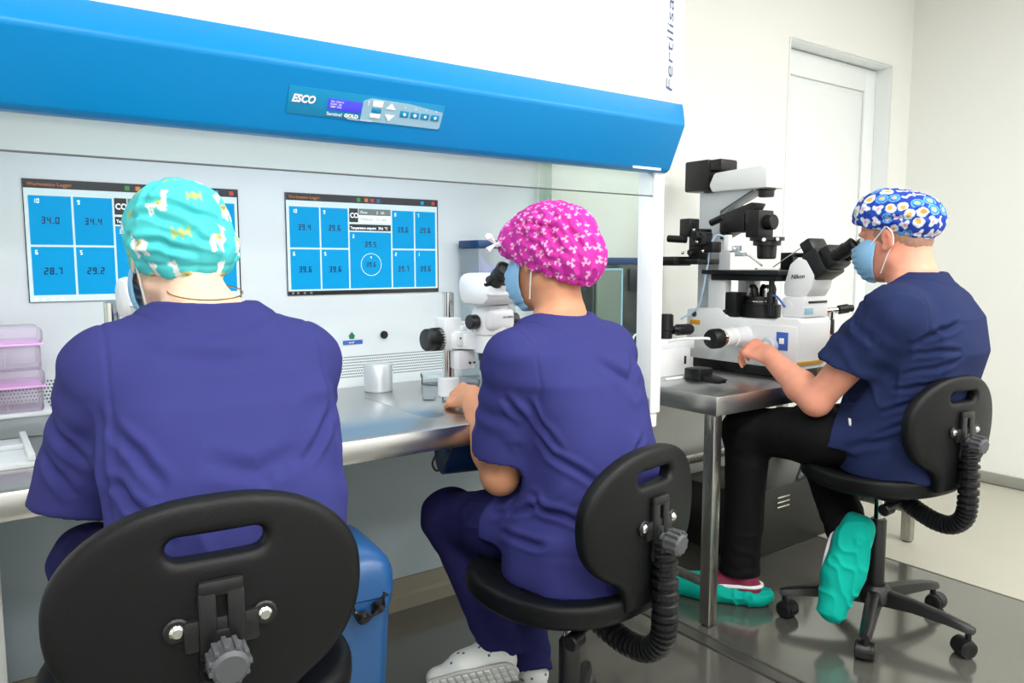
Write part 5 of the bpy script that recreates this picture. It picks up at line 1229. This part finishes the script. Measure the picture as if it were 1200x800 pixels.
def heel_band(o, k, heel, toe, n, z=.058):
    h0 = k['L'](heel); t0 = k['L'](toe); d = unit(t0-h0); n = k['LV'](n); n = unit(n-d*(n@d)); sd = np.cross(d, n)
    pp = [h0+d*a+sd*b+n*(z-.12*max(0, a-.06)) for a, b in ((.15, .040), (.10, .042), (.05, .040), (.02, .031), (.002, .014), (-.001, 0), (.002, -.014), (.02, -.031), (.05, -.040), (.10, -.042), (.15, -.040))]
    MB().tube([tuple(p) for p in pp], .0065, 8, 5).build('heel_band', 'shoe_white', o)
heel_band(m1, k3, (2.165, 1.535, .012), (2.02, 1.79, .012), (0, 0, 1))
heel_band(m2_, k3, (2.215, 1.235, .345), (2.125, 1.255, .09), (.62, .75, -.15), .066)
# disposable shoe covers
def cover(k, root, heel, toe, n, seed, full, label, rise=.05):
    h0 = k['L'](heel); t0 = k['L'](toe); d = unit(t0-h0); n = k['LV'](n); n = unit(n-d*(n@d)); Ln = np.linalg.norm(t0-h0)
    g = Grid(np.minimum(h0, t0)-.15, np.maximum(h0, t0)+.15, .0035)
    a = h0+d*.03; b = h0+d*Ln*.55; c = t0-d*.04
    g.rc(a+n*.03, b+n*.03, .054, .060, .02, (n, .85)); g.rc(b+n*.03, c+n*.026, .060, .046, .02, (n, .85))
    g.cut(h0-n*.014, -n, .010)
    if full: g.cut(h0+n*rise, n+d*full, .004)
    P, Q = g.nets(); P = relax(P, Q, 1); N = vnormals(P, Q); P = folds(P, N, .007, (13, 13, 13), seed, .75); P = relax(P, Q, 2, .4)
    zmin = .002
    P[:, 2] = np.maximum(P[:, 2], zmin)
    o = link('shoe_cover', np_mesh('shoe_cover', P, Q), 'shoe_cover_film', root); o['label'] = label; return o
cover(k3, P3, (2.175, 1.525, .008), (1.985, 1.82, .008), (0, 0, 1), 61, -.10, 'teal disposable shoe cover slipped over the toe', .042)
cover(k3, P3, (2.225, 1.222, .365), (2.115, 1.245, .065), (.62, .75, -.15), 67, .0, 'teal disposable shoe cover around the tucked foot')

# ---- extras on the people
pts = []
for i in range(13):
    a = PI*(.15+1.7*i/12)+PI; r = .0595
    pts.append(tuple(k1['nb']+np.array([r*math.sin(a-PI), -.004-r*math.cos(a-PI)*-1, .034-.012*math.cos(a)])))
nk = MB().tube(pts, .0012, 6, 4).build('necklace', 'gold', P1); nk['label'] = 'thin gold necklace'
bw = MB(); h2 = k2['hp']
rib = [tuple(h2(-.085+.0, .062, .052)), tuple(h2(-.075, .085, .056)), tuple(h2(-.05, .103, .062)), tuple(h2(-.02, .112, .066))]
bw.tube(rib, .006, 8, 5)
for e in ((-.105, .075, .075), (-.10, .095, .045), (-.085, .10, .085)): bw.tube([tuple(h2(-.078, .082, .058)), tuple(h2(*e))], lambda t: .003+.005*t, 8)
b_ = bw.build('ribbon', 'print_white', P2); b_['label'] = 'white tie ribbon at the forehead'
rg = k3['L']((2.23, 1.42, .70)); 
tp = [c for c in P3.children if c.name.startswith('scrub_top')][0].data
cl = np.zeros(len(tp.vertices)*3, np.float32); tp.vertices.foreach_get('co', cl); cl = cl.reshape(-1, 3)
iv = int(np.argmin(((cl-k3['L']((2.19, 1.255, .680)))**2).sum(1))); nv_ = tp.vertices[iv].normal
tg = MB().box((-.004, -.0115, -.001), (.004, .0115, .0025), .0008, basis(tuple(Vector(cl[iv])+nv_*.001), nv_.cross(Vector((0, .15, -1))), Vector((0, .15, 1)))).build('garment_tag', 'print_white', P3); tg['label'] = 'white garment tag'
rgm = MB().lathe(tuple(k2['wr'][0]+k2['LV'](unit((.06, .95, -.05)))*.098), tuple(k2['LV']((.06, .9, -.4))), [(0, .0108), (.003, .0112), (.006, .0108)], 18, cap=False).build('ring', 'gold', P2)
